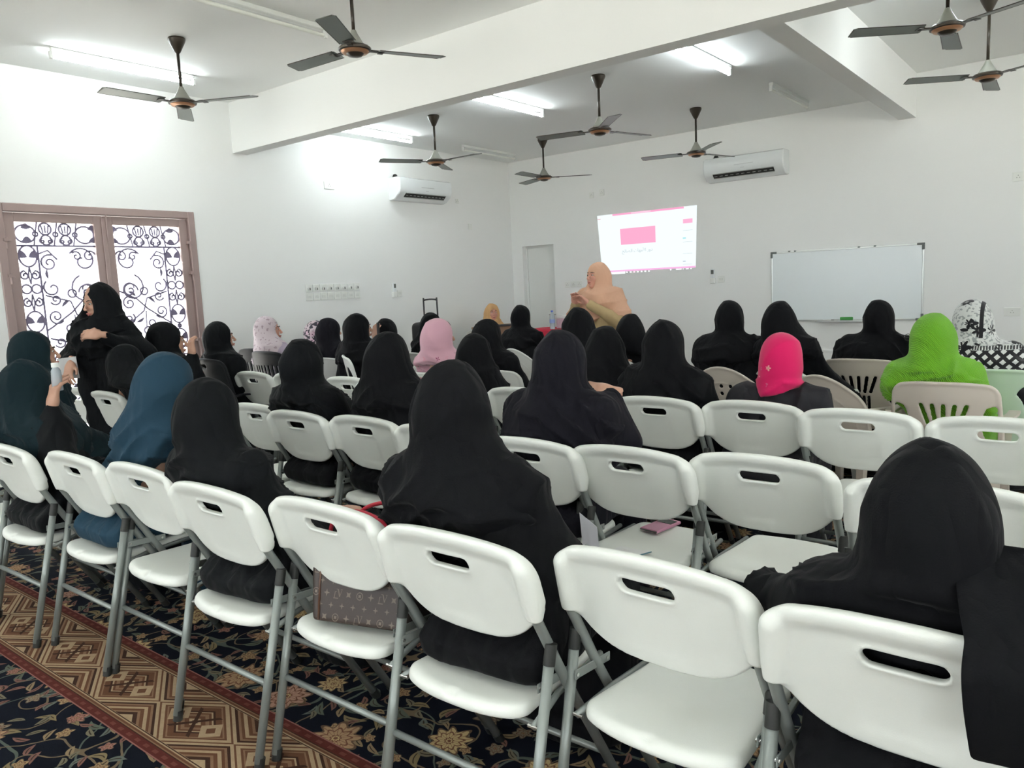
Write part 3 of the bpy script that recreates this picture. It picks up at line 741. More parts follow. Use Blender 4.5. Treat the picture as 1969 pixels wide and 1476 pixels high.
def folding_chair():
    e = empty('folding_chair')
    V, Q = fold_back_mesh(); link('backrest', mesh('backrest', V, Q, chw), e)
    V, Q = fold_seat_mesh(); link('seat', mesh('seat', V, Q, chw), e)
    for s in (-1, 1):
        b = MB(); b.tube([(s*.235, .082, .73), (s*.237, .100, .675), (s*.236, .207, .481), (s*.232, .488, .02)], .0132, 14); lg = b.build('front_leg', tubem, e, smooth=True)
        b = MB(); b.tube([(s*.232, .480, .032), (s*.232, .499, .0)], .0155, 14); b.build('rubber_foot', blackcap, lg, auto=40)
        b = MB(); b.tube([(s*.249, .126, .560), (s*.243, .0, .02)], .0135, 14); lg = b.build('rear_leg', tubem, e, smooth=True)
        b = MB(); b.tube([(s*.250, .137, .605), (s*.249, .125, .555)], .0152, 14); b.build('leg_cap', blackcap, lg, auto=40)
        b = MB(); b.tube([(s*.243, .008, .035), (s*.243, 0, 0)], .0158, 14); b.build('rubber_foot', blackcap, lg, auto=40)
        b = MB(); b.box((-.002, -.008, -.012), (.002, .145, .012), .0015); o = b.build('hinge_link', tubem, e); o.location = (s*.231, .108, .500); o.rotation_euler = (R_(-4), 0, 0)
        for y in (.0, .13): b = MB(); b.tube([(-.005, y, 0), (.005, y, 0)], .005, 10); b.build('rivet', steel, o)
        b = MB(); b.tube([(s*.222, .09, .405), (s*.205, .22, .428), (s*.19, .45, .432)], .009, 8); b.build('seat_rail', tubem, e, smooth=True)
        b = MB(); b.tube([(s*.205, .092, .405), (s*.236, .092, .405)], .005, 10); b.build('pivot_bolt', steel, e)
    b = MB(); b.tube([(-.243, .058, .253), (.243, .058, .253)], .0095, 12); b.build('rear_crossbar', tubem, e, smooth=True)
    b = MB(); b.tube([(-.232, .385, .19), (.232, .385, .19)], .0095, 12); b.build('front_crossbar', tubem, e, smooth=True)
    return e
row_lab = {1: 'nearest row', 2: 'second row', 3: 'third row'}
R1, R2, R3 = 'folding chairs in the nearest row', 'folding chairs in the second row', 'folding chairs in the third row'
FC = [
 (-4.36, 1.20, 0, 'white folding chair under the person in the dark teal scarf at the left edge', R1),
 (-3.84, 1.17, 1, 'white folding chair cut off by the left edge, its occupant in profile', R1),
 (-3.31, 1.23, 0, 'white folding chair under the person in the teal-blue scarf', R1),
 (-2.82, 1.26, 0, 'empty white folding chair left of the near black-scarfed sitter, nothing on its seat', R1),
 (-2.27, 1.22, 0, 'white folding chair between the empty one and the one holding a handbag, sitter in black', R1),
 (-1.78, 1.28, 0, 'white folding chair with a brown monogram handbag on its seat', R1),
 (-1.265, 1.26, 0, 'white folding chair under the large central figure in black', R1),
 (-.77, 1.35, -3, 'empty white folding chair in the foreground with white cards sticking up behind it', R1),
 (-.25, 1.29, -1, 'nearest white folding chair, a black scarf end hanging over its back', R1),
 (-5.97, 2.35, 2, 'white folding chair in the second row, leftmost, beside a bare hand', R2),
 (-5.45, 2.33, 0, 'white folding chair in the second row, second from the left, seat empty', R2),
 (-4.87, 2.33, -1, 'white folding chair in the second row under a black-robed sitter before the grille door', R2),
 (-4.33, 2.36, 1, 'empty white folding chair behind the teal-blue figure', R2),
 (-3.79, 2.40, 0, 'empty white folding chair just right of the near black-scarfed sitter, partly hidden', R2),
 (-3.32, 2.33, 0, 'white folding chair under a broad black figure, left of two occupied neighbours', R2),
 (-2.835, 2.36, 0, 'white folding chair under a slim black figure, left of the large central figure', R2),
 (-2.33, 2.33, 0, 'white folding chair almost hidden behind the large central figure', R2),
 (-1.78, 2.27, 0, 'white folding chair under the ink-black figure, right of the large central figure', R2),
 (-1.35, 2.30, 0, 'empty white folding chair with a pink phone on its seat', R2),
 (-.894, 2.375, 0, 'empty white folding chair right of the one holding the phone', R2),
 (-.347, 2.28, 2, 'white folding chair mostly hidden by the nearest head', R2),
 (.15, 2.30, 0, 'white folding chair cut off by the right edge behind the nearest figure', R2),
 (-5.47, 3.50, 0, 'white folding chair in the third row, leftmost, below a black plastic chair', R3),
 (-5.00, 3.53, -2, 'white folding chair in the third row left of a broad black figure', R3),
 (-4.30, 3.50, 0, 'empty white folding chair in the third row between two black figures', R3),
 (-3.91, 3.46, 0, 'empty white folding chair in the third row left of the slim black figure', R3),
 (-3.20, 3.44, 0, 'white folding chair under the black figure beside the pink scarf', R3),
 (-2.71, 3.45, 0, 'white folding chair glimpsed between two black figures in the middle', R3),
 (-2.29, 3.42, 0, 'white folding chair behind the ink-black figure, mostly hidden', R3),
 (-1.81, 3.40, 0, 'white folding chair under a broad black figure, left of the magenta scarf one', R3),
 (-1.32, 3.44, 0, 'white folding chair under the person in the magenta scarf', R3),
 (-.833, 3.38, 0, 'empty white folding chair in the third row before the fan-slotted chair', R3),
 (-.323, 3.38, 0, 'white folding chair at the right edge before the person in the green scarf', R3),
]
fc = folding_chair()
for i, (x, y, a, lb, gr) in enumerate(FC):
    c = fc if i == 0 else copy_tree(fc)
    c.location = (x, y, 0); c.rotation_euler = (0, 0, R_(a)); tag(c, lb, 'chair', gr)
# ------------------------------------------------------------------ moulded plastic armchairs
ivory = M('ivory_plastic', (.62, .56, .49), .38, var=.03); mint = M('pale_mint_plastic', (.55, .68, .55), .35); pblack = M('black_plastic', (.012, .014, .017), .5, spec=.2); pwhite = M('white_plastic', (.76, .78, .74), .35)
def back_sdf(kind, g):
    yb = .02+.22*(.84-g.Z)-.0; bow = .055*(1-(g.X/.25)**2); dn = (g.Y-(yb-bow+.03))*.93
    if kind == 'arched':
        ztop = .86-.16*(np.abs(g.X)/.27)**2; hwid = .262
    else:
        ztop = .86-.03*(np.abs(g.X)/.27)**3; hwid = .262-.02*np.clip((g.Z-.6)/.25, 0, 1)
    R = .05
    dx, dz = np.abs(g.X)-hwid+R, g.Z-ztop+R
    out = np.sqrt(np.maximum(dx, 0)**2+np.maximum(dz, 0)**2)-R+np.minimum(np.maximum(dx, dz), 0)
    p = smax(np.abs(dn)-.0055, out, .004); p = smin(p, np.sqrt((out+.006)**2+dn**2)-.010, .008)
    if kind == 'fan':
        for k in range(5):
            t = (k-2); x0, x1 = t*.052, t*.036
            h = np.clip((.735-g.Z)/.10, 0, 1); cx = x0+(x1-x0)*h
            sl = np.sqrt((g.X-cx)**2+np.maximum(np.abs(g.Z-.685)-.05, 0)**2)-.0095
            p = smax(p, -sl, .004)
            h = np.clip((.60-g.Z)/.1, 0, 1); cx = t*.030
            sl = np.sqrt((g.X-cx)**2+np.maximum(np.abs(g.Z-.555)-.045, 0)**2)-.008
            p = smax(p, -sl, .004)
        for s in (-1, 1):
            e1 = ell(G2(g, s*.213), (0, 0, .635), (.036, .5, .10))
            tri = smax(ell(g, (s*.222, .05, .64), (.052, .4, .105)), (g.Z-.735), .02); tri = smax(tri, np.abs(g.X)-.236, .01)
            p = smax(p, -tri, .004)
    if kind == 'arched':
        ins = smax(np.sqrt((g.X)**2+np.maximum(g.Z-.55, 0)**2)-.20, -1+g.X*0, .02)
        p = smin(p, smax(np.abs(ins)-.003, np.abs(dn+.006)-.004, .003), .004)
        for zz, n in ((.73, 3), (.68, 3)):
            for k in range(n):
                cx = (k-(n-1)/2)*.065
                p = smax(p, -(np.sqrt((g.X-cx)**2+(g.Z-zz)**2)-.0125), .004)
        for k in range(5):
            p = smax(p, -(np.sqrt((g.X-(k-2)*.045)**2+np.maximum(np.abs(g.Z-.575)-.05, 0)**2)-.008), .004)
    if kind == 'leaf':
        for s in (-1, 1):
            p = smax(p, -smax(ell(g, (s*.17, .05, .66), (.075, .4, .11)), -ell(g, (s*.05, .05, .60), (.10, .6, .14)), .01), .004)
    if kind == 'slat':
        for k in range(7):
            p = smax(p, -(np.sqrt((g.X-(k-3)*.052)**2+np.maximum(np.abs(g.Z-.63)-.12, 0)**2)-.007), .004)
    if kind == 'plain':
        p = smax(p, -(np.sqrt(np.maximum(np.abs(g.X)-.03, 0)**2+(g.Z-.81)**2)-.012), .004)
    if kind == 'oval':
        for s in (-1, 1): p = smax(p, -smax(ell(g, (s*.13, .05, .66), (.085, .4, .125)), .03-np.abs(g.X), .02), .006)
    return p
def G2(g, dx): return g
_pc = {}
def plastic_chair(kind, mat, high=0.):
    e = empty('plastic_armchair')
    key = (kind,)
    if key not in _pc:
        g = G((-.29, -.06, .42), (.29, .19, .90), .0058); V, Q = snets(g, back_sdf(kind, g)); V = smoothV(V, Q, 1)
        g = G((-.27, .04, .36), (.27, .56, .47), .008)
        o = rbox(g, (0, .31, .42), (.235-.0*g.X, .225, .5), .06)
        zz = g.Z-(.428-.014*np.clip(1-(g.X/.2)**2, 0, 1)*np.clip(1-((g.Y-.28)/.2)**2, 0, 1)); sd = smax(smax(o, zz, .02), .402-g.Z+.0, .006)
        apr = smax(np.abs(o+.006)-.005, smax(g.Z-.42, .37-g.Z, .003), .003); sd = smin(sd, apr, .006)
        V2, Q2 = snets(g, sd); V2 = smoothV(V2, Q2, 1)
        _pc[key] = (V, Q, V2, Q2)
    V, Q, V2, Q2 = _pc[key]
    V = V.copy()
    if high: V[:, 2] = .42+(V[:, 2]-.42)*(1+high)
    link('backrest', mesh('backrest', V, Q, mat), e); link('seat', mesh('seat', V2, Q2, mat), e)
    for s in (-1, 1):
        b = MB(); pts = [(s*.255, .075, .66), (s*.275, .14, .672), (s*.282, .30, .665), (s*.278, .46, .655), (s*.262, .52, .62), (s*.245, .525, .52), (s*.235, .52, .42)]
        V_ = []; F_ = []
        for i, p in enumerate(pts):
            w = (.022, .026, .027, .027, .024, .02, .02)[i]
            tx = 1 if i < 4 else 0
            if i < 4: V_ += [(p[0]-w, p[1], p[2]+.006), (p[0]+w, p[1], p[2]+.006), (p[0]+w, p[1], p[2]-.008), (p[0]-w, p[1], p[2]-.008)]
            else: V_ += [(p[0]-w, p[1]+.007, p[2]+.004), (p[0]+w, p[1]+.007, p[2]+.004), (p[0]+w, p[1]-.007, p[2]-.004), (p[0]-w, p[1]-.007, p[2]-.004)]
        for i in range(len(pts)-1):
            for k in range(4): F_.append((i*4+k, (i+1)*4+k, (i+1)*4+(k+1) % 4, i*4+(k+1) % 4))
        F_ += [(0, 1, 2, 3), tuple(len(V_)-1-k for k in range(4))]
        b.add(V_, F_); b.build('armrest', mat, e)
        for y0, y1 in ((.10, .03), (.50, .545)):
            b = MB(); x0, x1 = s*.225, s*.255
            b.add([(x0-.024, y0-.02, .41), (x0+.024, y0-.02, .41), (x0+.024, y0+.02, .41), (x0-.024, y0+.02, .41), (x1-.016, y1-.014, 0), (x1+.016, y1-.014, 0), (x1+.016, y1+.014, 0), (x1-.016, y1+.014, 0)],
                  [(0, 1, 2, 3), (7, 6, 5, 4), (0, 4, 5, 1), (1, 5, 6, 2), (2, 6, 7, 3), (3, 7, 4, 0)]); b.build('leg', mat, e)
    return e
PG = 'moulded plastic armchairs among the front rows'
for x, y, a, kind, mat, hi, lb in [
 (-.66, 4.42, 0, 'fan', ivory, 0, 'ivory plastic armchair with fan slots behind the green scarf'),
 (-1.32, 5.45, 0, 'fan', ivory, 0, 'ivory plastic armchair with fan slots, farther, under the broad black figure before the whiteboard'),
 (-1.32, 4.55, -22, 'arched', ivory, 0, 'ivory arched plastic armchair with round holes, right of the magenta scarf'),
 (-2.02, 4.80, -6, 'arched', ivory, 0, 'ivory arched plastic armchair with round holes, left of the magenta scarf'),
 (-1.72, 5.05, -14, 'arched', pwhite, 0, 'white arched plastic armchair, only its rim showing right of the magenta scarf'),
 (-.50, 5.05, 0, 'leaf', mint, 0, 'pale mint plastic armchair with leaf openings at the right edge'),
 (-4.50, 5.75, -10, 'arched', pwhite, 0, 'white plastic armchair rim showing between two black figures near the centre'),
 (-5.15, 4.25, -38, 'oval', pwhite, .16, 'white plastic armchair with oval side openings, turned, in front of two black figures'),
 (-4.62, 4.75, 20, 'arched', pwhite, 0, 'white plastic armchair showing left of the pink floral scarf'),
 (-5.98, 4.02, 0, 'slat', pblack, .26, 'black slatted plastic armchair under the lilac-scarfed person'),
 (-5.88, 3.38, 0, 'plain', pblack, .26, 'black plastic armchair with a small grip slot beside the grille door'),
 (-6.42, 4.22, 14, 'slat', pblack, .26, 'black plastic armchair, a sliver showing left of the slatted one'),
 (-3.0, 5.15, 0, 'arched', pwhite, 0, 'white plastic armchair hidden behind the middle black figures'),
 (-2.75, 4.35, 0, 'plain', pwhite, 0, 'white plastic armchair behind the tall black scarf in the middle'),
]:
    c = plastic_chair(kind, mat, hi); c.location = (x, y, 0); c.rotation_euler = (0, 0, R_(a)); tag(c, lb, 'chair', PG)
# ------------------------------------------------------------------ people
def join(parts):
    V = []; Q = []; b = 0
    for v, q in parts: V.append(v); Q.append(q+b); b += len(v)
    return np.concatenate(V).astype(np.float32), np.concatenate(Q)
def head_mesh():
    g = G((-.10, -.13, -.24), (.10, .15, .14), .0045)
    d = ell(g, (0, -.010, .020), (.076, .095, .102))
    d = smin(d, ell(g, (0, .022, -.040), (.058, .070, .080)), .03)
    d = smin(d, ell(g, (0, .064, -.098), (.022, .020, .018)), .025)
    for s in (-1, 1):
        d = smin(d, ell(g, (s*.037, .058, -.028), (.024, .024, .026)), .02)
        d = smax(d, -ell(g, (s*.031, .098, .004), (.017, .014, .012)), .012)
        d = smin(d, cap(g, (s*.012, .090, .020), (s*.048, .074, .022), .007), .012)
        d = smin(d, ell(g, (s*.078, -.008, -.008), (.009, .018, .028)), .008)
        d = smin(d, ell(g, (s*.010, .108, -.034), (.008, .009, .007)), .008)
    d = smin(d, cap(g, (0, .090, .012), (0, .116, -.028), .0065, .0105), .010)
    d = smin(d, ell(g, (0, .096, -.060), (.022, .010, .006)), .008); d = smin(d, ell(g, (0, .093, -.071), (.018, .011, .006)), .007)
    d = smin(d, cap(g, (0, -.015, -.08), (0, -.03, -.23), .050, .056), .03)
    V, Q = snets(g, d); return smoothV(V, Q, 1), Q
def hand_mesh(curl=1.):
    g = G((-.085, -.06, -.095), (.055, .19, .035), .0048)
    d = rbox(g, (0, .045, 0), (.038, .046, .012), .011)
    d = smin(d, cap(g, (0, -.045, .0), (0, .02, 0), .023, .022), .03)
    for i, (x, L) in enumerate(((-.029, .070), (-.010, .078), (.010, .073), (.028, .056))):
        a = (x, .084-abs(i-1)*.004, 0); c1 = .45*curl; c2 = 1.0*curl
        m = (x*1.08, a[1]+.5*L*math.cos(c1), -.5*L*math.sin(c1)); e = (x*1.1, m[1]+.5*L*math.cos(c2), m[2]-.5*L*math.sin(c2))
        f = smin(cap(g, a, m, .0092, .0082), cap(g, m, e, .0082, .0068), .003)
        d = smin(d, f, .006)
    t = smin(cap(g, (-.024, .012, -.002), (-.052, .048, -.014), .0135, .0105), cap(g, (-.052, .048, -.014), (-.050, .080, -.026), .0105, .008), .004)
    d = smin(d, t, .012)
    return snets(g, d)
HEAD = head_mesh(); HAND = hand_mesh(); 
def place_hand(pos, fw, upv, side):
    V, Q = HAND; V = V.copy(); Q = Q.copy()
    if side < 0: V[:, 0] *= -1; Q = Q[:, ::-1]
    f = Vector(fw).normalized(); u = Vector(upv); u = (u-f*u.dot(f)).normalized(); r = f.cross(u)
    Mx = np.array((r, f, u), np.float32)
    return (V@Mx+np.array(pos, np.float32)).astype(np.float32), Q
def nz(V, sd, fr):
    rs = np.random.RandomState(sd); o = np.zeros(len(V), np.float32)
    W_ = V
    for k in range(4):
        a = rs.randn(3); a /= np.linalg.norm(a); p = rs.rand()*6.28; f = fr*(1+.6*k)
        o += np.sin(W_@a.astype(np.float32)*f+p+o*.8)/(1+.5*k)
    return o/2.2
PEOPLE = []
LEGS = []
def person(head, seat, ty, hy, scarf, robe, label, near=0, bulk=1., drape=0., face=False, hem=None, stand=False, el=None, ha=None, hw=None, seed=1, sk=None, tuck=False, sh=0., hs=1., group=None, lipm=None, elbow_out=1., skirt=True, tilt=0., co=-.28, cape=0., fold=1.):
    sk = sk or skin
    t = R_(ty); ct, st = math.cos(t), math.sin(t)
    def loc(p):
        dx, dy = p[0]-seat[0], p[1]-seat[1]
        return (dx*ct+dy*st, -dx*st+dy*ct, p[2])
    L = loc(head); yw = R_(hy-ty); cy_, sy_ = math.cos(yw), math.sin(yw)
    hc = np.array((L[0], L[1], L[2]-.137*hs), np.float32)
    def off(x, y, z): return (hc[0]+(x*cy_-y*sy_)*hs, hc[1]+(x*sy_+y*cy_)*hs, hc[2]+z*hs)
    root = None
    Sx, Sy, Sz = L[0]*.82, L[1]*.82-.02, L[2]-.335+sh
    hz = .585 if not stand else .90
    elb = el or {s: (Sx+s*.235*bulk*elbow_out, Sy+.07, Sz-.25) for s in (-1, 1)}
    han = ha or {s: (s*.055, .25, .63 if not stand else .98) for s in (-1, 1)}
    if stand: kn = {s: (s*.085, .03, .48) for s in (-1, 1)}; an = {s: (s*.085, -.02, .09) for s in (-1, 1)}
    else: kn = {s: (s*.100*bulk, .36, .515) for s in (-1, 1)}; an = {s: (s*.10, .40, .09) for s in (-1, 1)}
    def conform(g, d, mg=0.):       # cloth and body rest against the seat and the backrest
        if stand: return d
        cr = t if abs(ty) < 16 else 0.; YW = g.Y*math.cos(cr)+g.X*math.sin(cr)
        yb = co+.045+.30*(.86-np.minimum(g.Z, .88))-2.2*np.clip(g.Z-.885, 0, 1); yb = np.minimum(np.minimum(yb, co+.16), co+.035+1.4*np.maximum(g.Z-.53, 0))+.030+mg
        d = smax(d, (yb+.008-YW)*.95, .03)
        d = smax(d, np.abs(g.X+L[0]*0)-(.213-mg*.5+1.1*np.maximum(g.Z-.665, 0)+.9*np.maximum(YW-(co+.42), 0)), .03)
        return smax(d, -np.maximum(YW-(co+.505), g.Z-.459-mg*.7), .02)
    def bodyf(g, r, k):      # r: inflation
        d = None
        for s in (-1, 1):
            tt = cap(g, (s*.085*bulk, -.05 if not stand else 0, hz), (Sx+s*.075*bulk, Sy, Sz-.11), .118*bulk+r, .098*bulk+r)
            d = tt if d is None else smin(d, tt, .06)
        if not stand: d = smin(d, cap(g, (-.10*bulk, -.05, .54), (.10*bulk, -.05, .54), .118+r), .05)
        d = smin(d, cap(g, (Sx-.135*bulk, Sy, Sz+.0), (Sx+.135*bulk, Sy, Sz+.0), .055+r), .06)
        for s in (-1, 1):
            d = smin(d, cap(g, (Sx+s*.150*bulk, Sy, Sz-.01), elb[s], .048+r, .042+r*1.1), k)
            d = smin(d, cap(g, elb[s], han[s], .038+r*1.25, .025+r*.9), k*.8)
            d = smin(d, cap(g, (s*.085, .02, hz-.02), kn[s], .092*bulk+r, .062+r), k)
            d = smin(d, cap(g, kn[s], an[s], .055+r*1.3, .036+r*2.4 if r > 0 else .034), k)
        return conform(g, d, .028 if r < 0 else 0.)
    lo = [min(0, Sx)-.36*bulk, min(0, Sy, L[1])-.26, 0.0]; hi = [max(0, Sx)+.36*bulk, .66 if not stand else .40, L[2]]
    for p in list(elb.values())+list(han.values()):
        for i in range(2): lo[i] = min(lo[i], p[i]-.12); hi[i] = max(hi[i], p[i]+.12)
    # body: one surface, skin
    hb = .018 if face or near else .024
    g = G((lo[0], lo[1], 0), hi, hb)
    d = bodyf(g, -.034, .03)
    d = smin(d, cap(g, (Sx, Sy, Sz), (hc[0], hc[1], hc[2]-.12), .06, .05), .04)
    for s in (-1, 1): d = smin(d, ell_(g, (an[s][0], an[s][1]+.06, .045), (.042, .115, .032)), .02)
    parts = [snets(g, smax(d, .012-g.Z, .004))]
    Vh, Qh = HEAD; Mx = np.array([[cy_, sy_, 0], [-sy_, cy_, 0], [0, 0, 1]], np.float32)
    if tilt:
        a = R_(tilt); Tm = np.array([[1, 0, 0], [0, math.cos(a), math.sin(a)], [0, -math.sin(a), math.cos(a)]], np.float32)
        Mx = Tm@Mx
    parts.append(((Vh*hs)@Mx+hc, Qh))
    for s in (-1, 1):
        e_ = np.array(elb[s]); h_ = np.array(han[s]); f = (h_-e_)/np.linalg.norm(h_-e_)
        if hw and s in hw: fw, uv = hw[s]
        else: fw, uv = (f[0]*.7, f[1]*.9+.2, f[2]*.5-.1), (0, 0, 1)
        parts.append(place_hand(h_+f*.03, fw, uv, s))
    V, Q = join(parts)
    root = link('person', mesh('person', V, Q, sk)); root.location = (seat[0], seat[1], 0); root.rotation_euler = (0, 0, t)
    tag(root, label, 'person', group)
    # robe
    g = G((lo[0], lo[1], 0), hi, .0115 if near == 2 else .014 if near else .018)
    d = bodyf(g, .022, .07)
    if skirt:
        a_, b_ = kn[-1], kn[1]
        d = smin(d, cap(g, ((a_[0]+b_[0])/2-.05, a_[1]-.01, a_[2]-.02), ((an[-1][0]+an[1][0])/2-.04, an[1][1]-.02, .1), .10, .135), .08)
        d = smin(d, cap(g, ((a_[0]+b_[0])/2+.05, a_[1]-.01, a_[2]-.02), ((an[-1][0]+an[1][0])/2+.04, an[1][1]-.02, .1), .10, .135), .08)
        if not stand: d = smin(d, cap(g, (-.03, .08, .50), (.03, .40, .50), .10), .08)
    nk = cap(g, (Sx, Sy, Sz+.03), (hc[0], hc[1], hc[2]-.15), .075, .06); d = smin(d, nk, .04)
    d = conform(g, smax(d, .030-g.Z, .01))
    V, Q = snets(g, d); V = smoothV(V, Q, 1); N = vnorm(V, Q)
    n1 = nz(V, seed, 7); n2 = nz(V, seed+5, 13)
    amp = .022 if near else .018
    rg = lambda p: 1-np.abs(np.sin(p))**.6
    disp = amp*(rg(26*(V[:, 0]-Sx)+6*(Sz-V[:, 2])*np.sign(V[:, 0]-Sx)+1.6*n1)-.4)*np.clip(.6+.6*n2, 0, 1.1)+.005*n1+amp*.8*(rg(20*V[:, 2]+16*np.abs(V[:, 0]-Sx)+1.5*n2)-.4)*np.clip(.5-.5*n1, 0, 1)
    if not stand: disp = disp*np.clip((V[:, 2]-.475)/.10, .08, 1)
    V = V+N*(np.maximum(disp, -.012)*fold)[:, None]; V[:, 2] = np.maximum(V[:, 2], .012)
    link('robe', mesh('robe', V, Q, robe), root)
    # scarf
    hm = hem if hem is not None else Sz-.13
    glo = (min(hc[0], Sx)-.34*bulk, min(hc[1], Sy)-.27, hm-.03); ghi = (max(hc[0], Sx)+.34*bulk, max(hc[1], Sy)+.25, L[2]+.04)
    g = G(glo, ghi, .0085 if near == 2 else .010 if near else .013)
    c = off(0, -.020 if face else -.014, .012); d = ell_(g, c, (.100*hs, .114*hs if face else .118*hs, .125*hs), yw)
    d = smin(d, ell_(g, off(0, -.045, -.04), (.088*hs, .088*hs, .115*hs), yw), .04)
    if tuck:
        d = smin(d, cap(g, off(0, -.02, -.06), (Sx*.5+hc[0]*.5, Sy*.5+hc[1]*.5-.01, Sz+.06), .092, .112), .04)
    else:
        d = smin(d, cap(g, off(0, -.014, -.05), (Sx*.6+hc[0]*.4, Sy*.6+hc[1]*.4-.01, Sz+.075), .088, .092), .03)
        d = smin(d, cap(g, (Sx-.125*bulk, Sy-.005, Sz+.005), (Sx+.125*bulk, Sy-.005, Sz+.005), .086), .07)
        d = smin(d, ell_(g, (Sx, Sy-.0, Sz-.07), (.215*bulk, .150*bulk+.008, .16)), .05)
        if drape:
            d = smin(d, cap(g, off(0, -.035, -.02), (Sx, Sy-.015, Sz-.0), .094, .094+.065*drape), .05)
            if drape > .85: d = smin(d, cap(g, off(0, -.02, -.04), (Sx+.05, Sy, Sz-.05), .096, .185), .06)
    if cape:
        for s in (-1, 1):
            e_ = elb[s]; m_ = (Sx+(e_[0]-Sx)*.9, Sy+(e_[1]-Sy)*.8, Sz+(e_[2]-Sz)*cape)
            d = smin(d, cap(g, (Sx+s*.15*bulk, Sy, Sz-.01), m_, .09, .10), .06)
        d = smin(d, cap(g, (Sx, Sy+.06, Sz-.05), (Sx, Sy+.08, Sz-.22), .13, .14), .08)
    # face opening
    d = smax(d, -ell_(g, off(0, .118, -.030-.012*stand), (.060*hs, .074*hs, .088*hs), yw), .012)
    hemz = hm+.10*np.abs(g.X-Sx)+.02*np.sin(g.X*14+seed)
    d = smax(d, (hemz-g.Z)*.95, .008)
    d = conform(g, d)
    V, Q = snets(g, d); V = smoothV(V, Q, 1); N = vnorm(V, Q)
    r = V-hc; n1 = nz(V, seed+11, 8); n2 = nz(V, seed+17, 15)
    w = np.clip((-.05-r[:, 2])/.09, 0, 1); wc = np.clip((r[:, 2]+.1)/.1, 0, 1)
    ang = (seed*37 % 100-50)/100*1.1
    xr = r[:, 0]*math.cos(yw)+r[:, 1]*math.sin(yw)
    A = .032 if near else .024
    sgn = 1 if seed % 2 else -1
    # drapes hanging from side to side below the head, some meeting at a point
    q = r[:, 2]+.50*np.abs(xr+.03*math.sin(seed))+.35*sgn*xr
    ridge = lambda p: 1-np.abs(np.sin(p))**.6*1.0
    env = np.clip(.65+.6*n2, 0, 1.15)
    disp = w*A*(ridge(34*q+1.6*n1)-.35)*env
    w2 = np.clip((-.16-r[:, 2])/.10, 0, 1)
    disp += w2*A*.8*(ridge(27*(xr*math.cos(ang)+.35*r[:, 2])+1.4*n1+seed)-.4)*np.clip(.6-.5*n2, 0, 1)
    disp += w*.004*np.sin(40*q+3*n1)*env
    disp += wc*.0075*(ridge(22*(r[:, 1]*.6+xr*sgn+r[:, 2]*.4)+1.2*n1)-.4)+.004*n1*w
    V = V+N*(disp*fold)[:, None]
    link('headscarf', mesh('headscarf', V, Q, scarf), root)
    if face:
        em, bm, lm = M('eye_white', (.62, .6, .56), .3), M('dark_brow', (.04, .022, .018), .8), lipm or M('lips', (.42, .13, .11), .45)
        im = M('dark_iris', (.02, .012, .01), .2)
        def pl(p):
            q = (np.array(p, np.float32)*hs)@Mx+hc; return tuple(q)
        for s in (-1, 1):
            b = MB(); b.tube([pl((s*.031-.012, .0845, .003)), pl((s*.031, .0885, .004)), pl((s*.031+.012, .0845, .003))], [.002, .0062, .002], 10); ey = b.build('eye', em, root, smooth=True)
            b = MB(); b.tube([pl((s*.031, .0895, .003)), pl((s*.031, .0958, .003))], .0042, 10); b.build('iris', im, ey)
            b = MB(); b.tube([pl((s*.014, .098, .024)), pl((s*.032, .094, .030)), pl((s*.050, .078, .024))], [.0028, .0036, .0015], 8); b.build('eyebrow', bm, root, smooth=True)
        b = MB(); b.tube([pl((-.024, .094, -.064)), pl((-.008, .107, -.060)), pl((.008, .107, -.060)), pl((.024, .094, -.064))], [.0015, .0045, .0045, .0015], 8)
        b.tube([pl((-.020, .094, -.066)), pl((0, .105, -.072)), pl((.020, .094, -.066))], [.0015, .0048, .0015], 8); b.build('lips', lm, root, smooth=True)
    return root, hc, off
def ell_(g, c, r, yaw=0.): return ell(g, c, r, yaw)
# ---- patterned cloths
def pattern_cloth(name, fn, rough=.8):
    t = NT(name); t.b.inputs['Roughness'].default_value = rough; t.b.inputs['Specular IOR Level'].default_value = .25; t.b.inputs['Sheen Weight'].default_value = .2
    c = fn(t); t.l(c, t.b.inputs['Base Color']) if not isinstance(c, tuple) else None
    return t.m
def flowers(t, scale, R, amp, k, base, cols, thr=.8, dim='3D'):
    v = t.n('ShaderNodeTexVoronoi'); v.inputs['Scale'].default_value = scale; t.l(t.coord(), v.inputs['Vector'])
    s = t.n('ShaderNodeVectorMath', operation='SUBTRACT'); t.l(t.coord(), s.inputs[0]); t.l(v.outputs['Position'], s.inputs[1])
    x, y, z = t.sep(s.outputs[0]); cr, cg, cb = t.sep(v.outputs['Color'])
    r = t.math('SQRT', t.math('ADD', t.math('ADD', t.math('MULTIPLY', x, x), t.math('MULTIPLY', z, z)), t.math('MULTIPLY', y, y)))
    ang = t.math('ARCTAN2', z, t.math('ADD', x, y)); rr = t.math('MULTIPLY_ADD', t.math('COSINE', t.math('MULTIPLY', ang, k)), amp, R)
    q = t.math('DIVIDE', r, rr); on = t.math('LESS_THAN', cr, thr)
    c = t.mix(t.math('MULTIPLY', t.math('LESS_THAN', q, 1), on), base, t.mix(t.math('GREATER_THAN', cg, .5), cols[0], cols[1]))
    return t.mix(t.math('MULTIPLY', t.math('LESS_THAN', q, .35), on), c, cols[2])
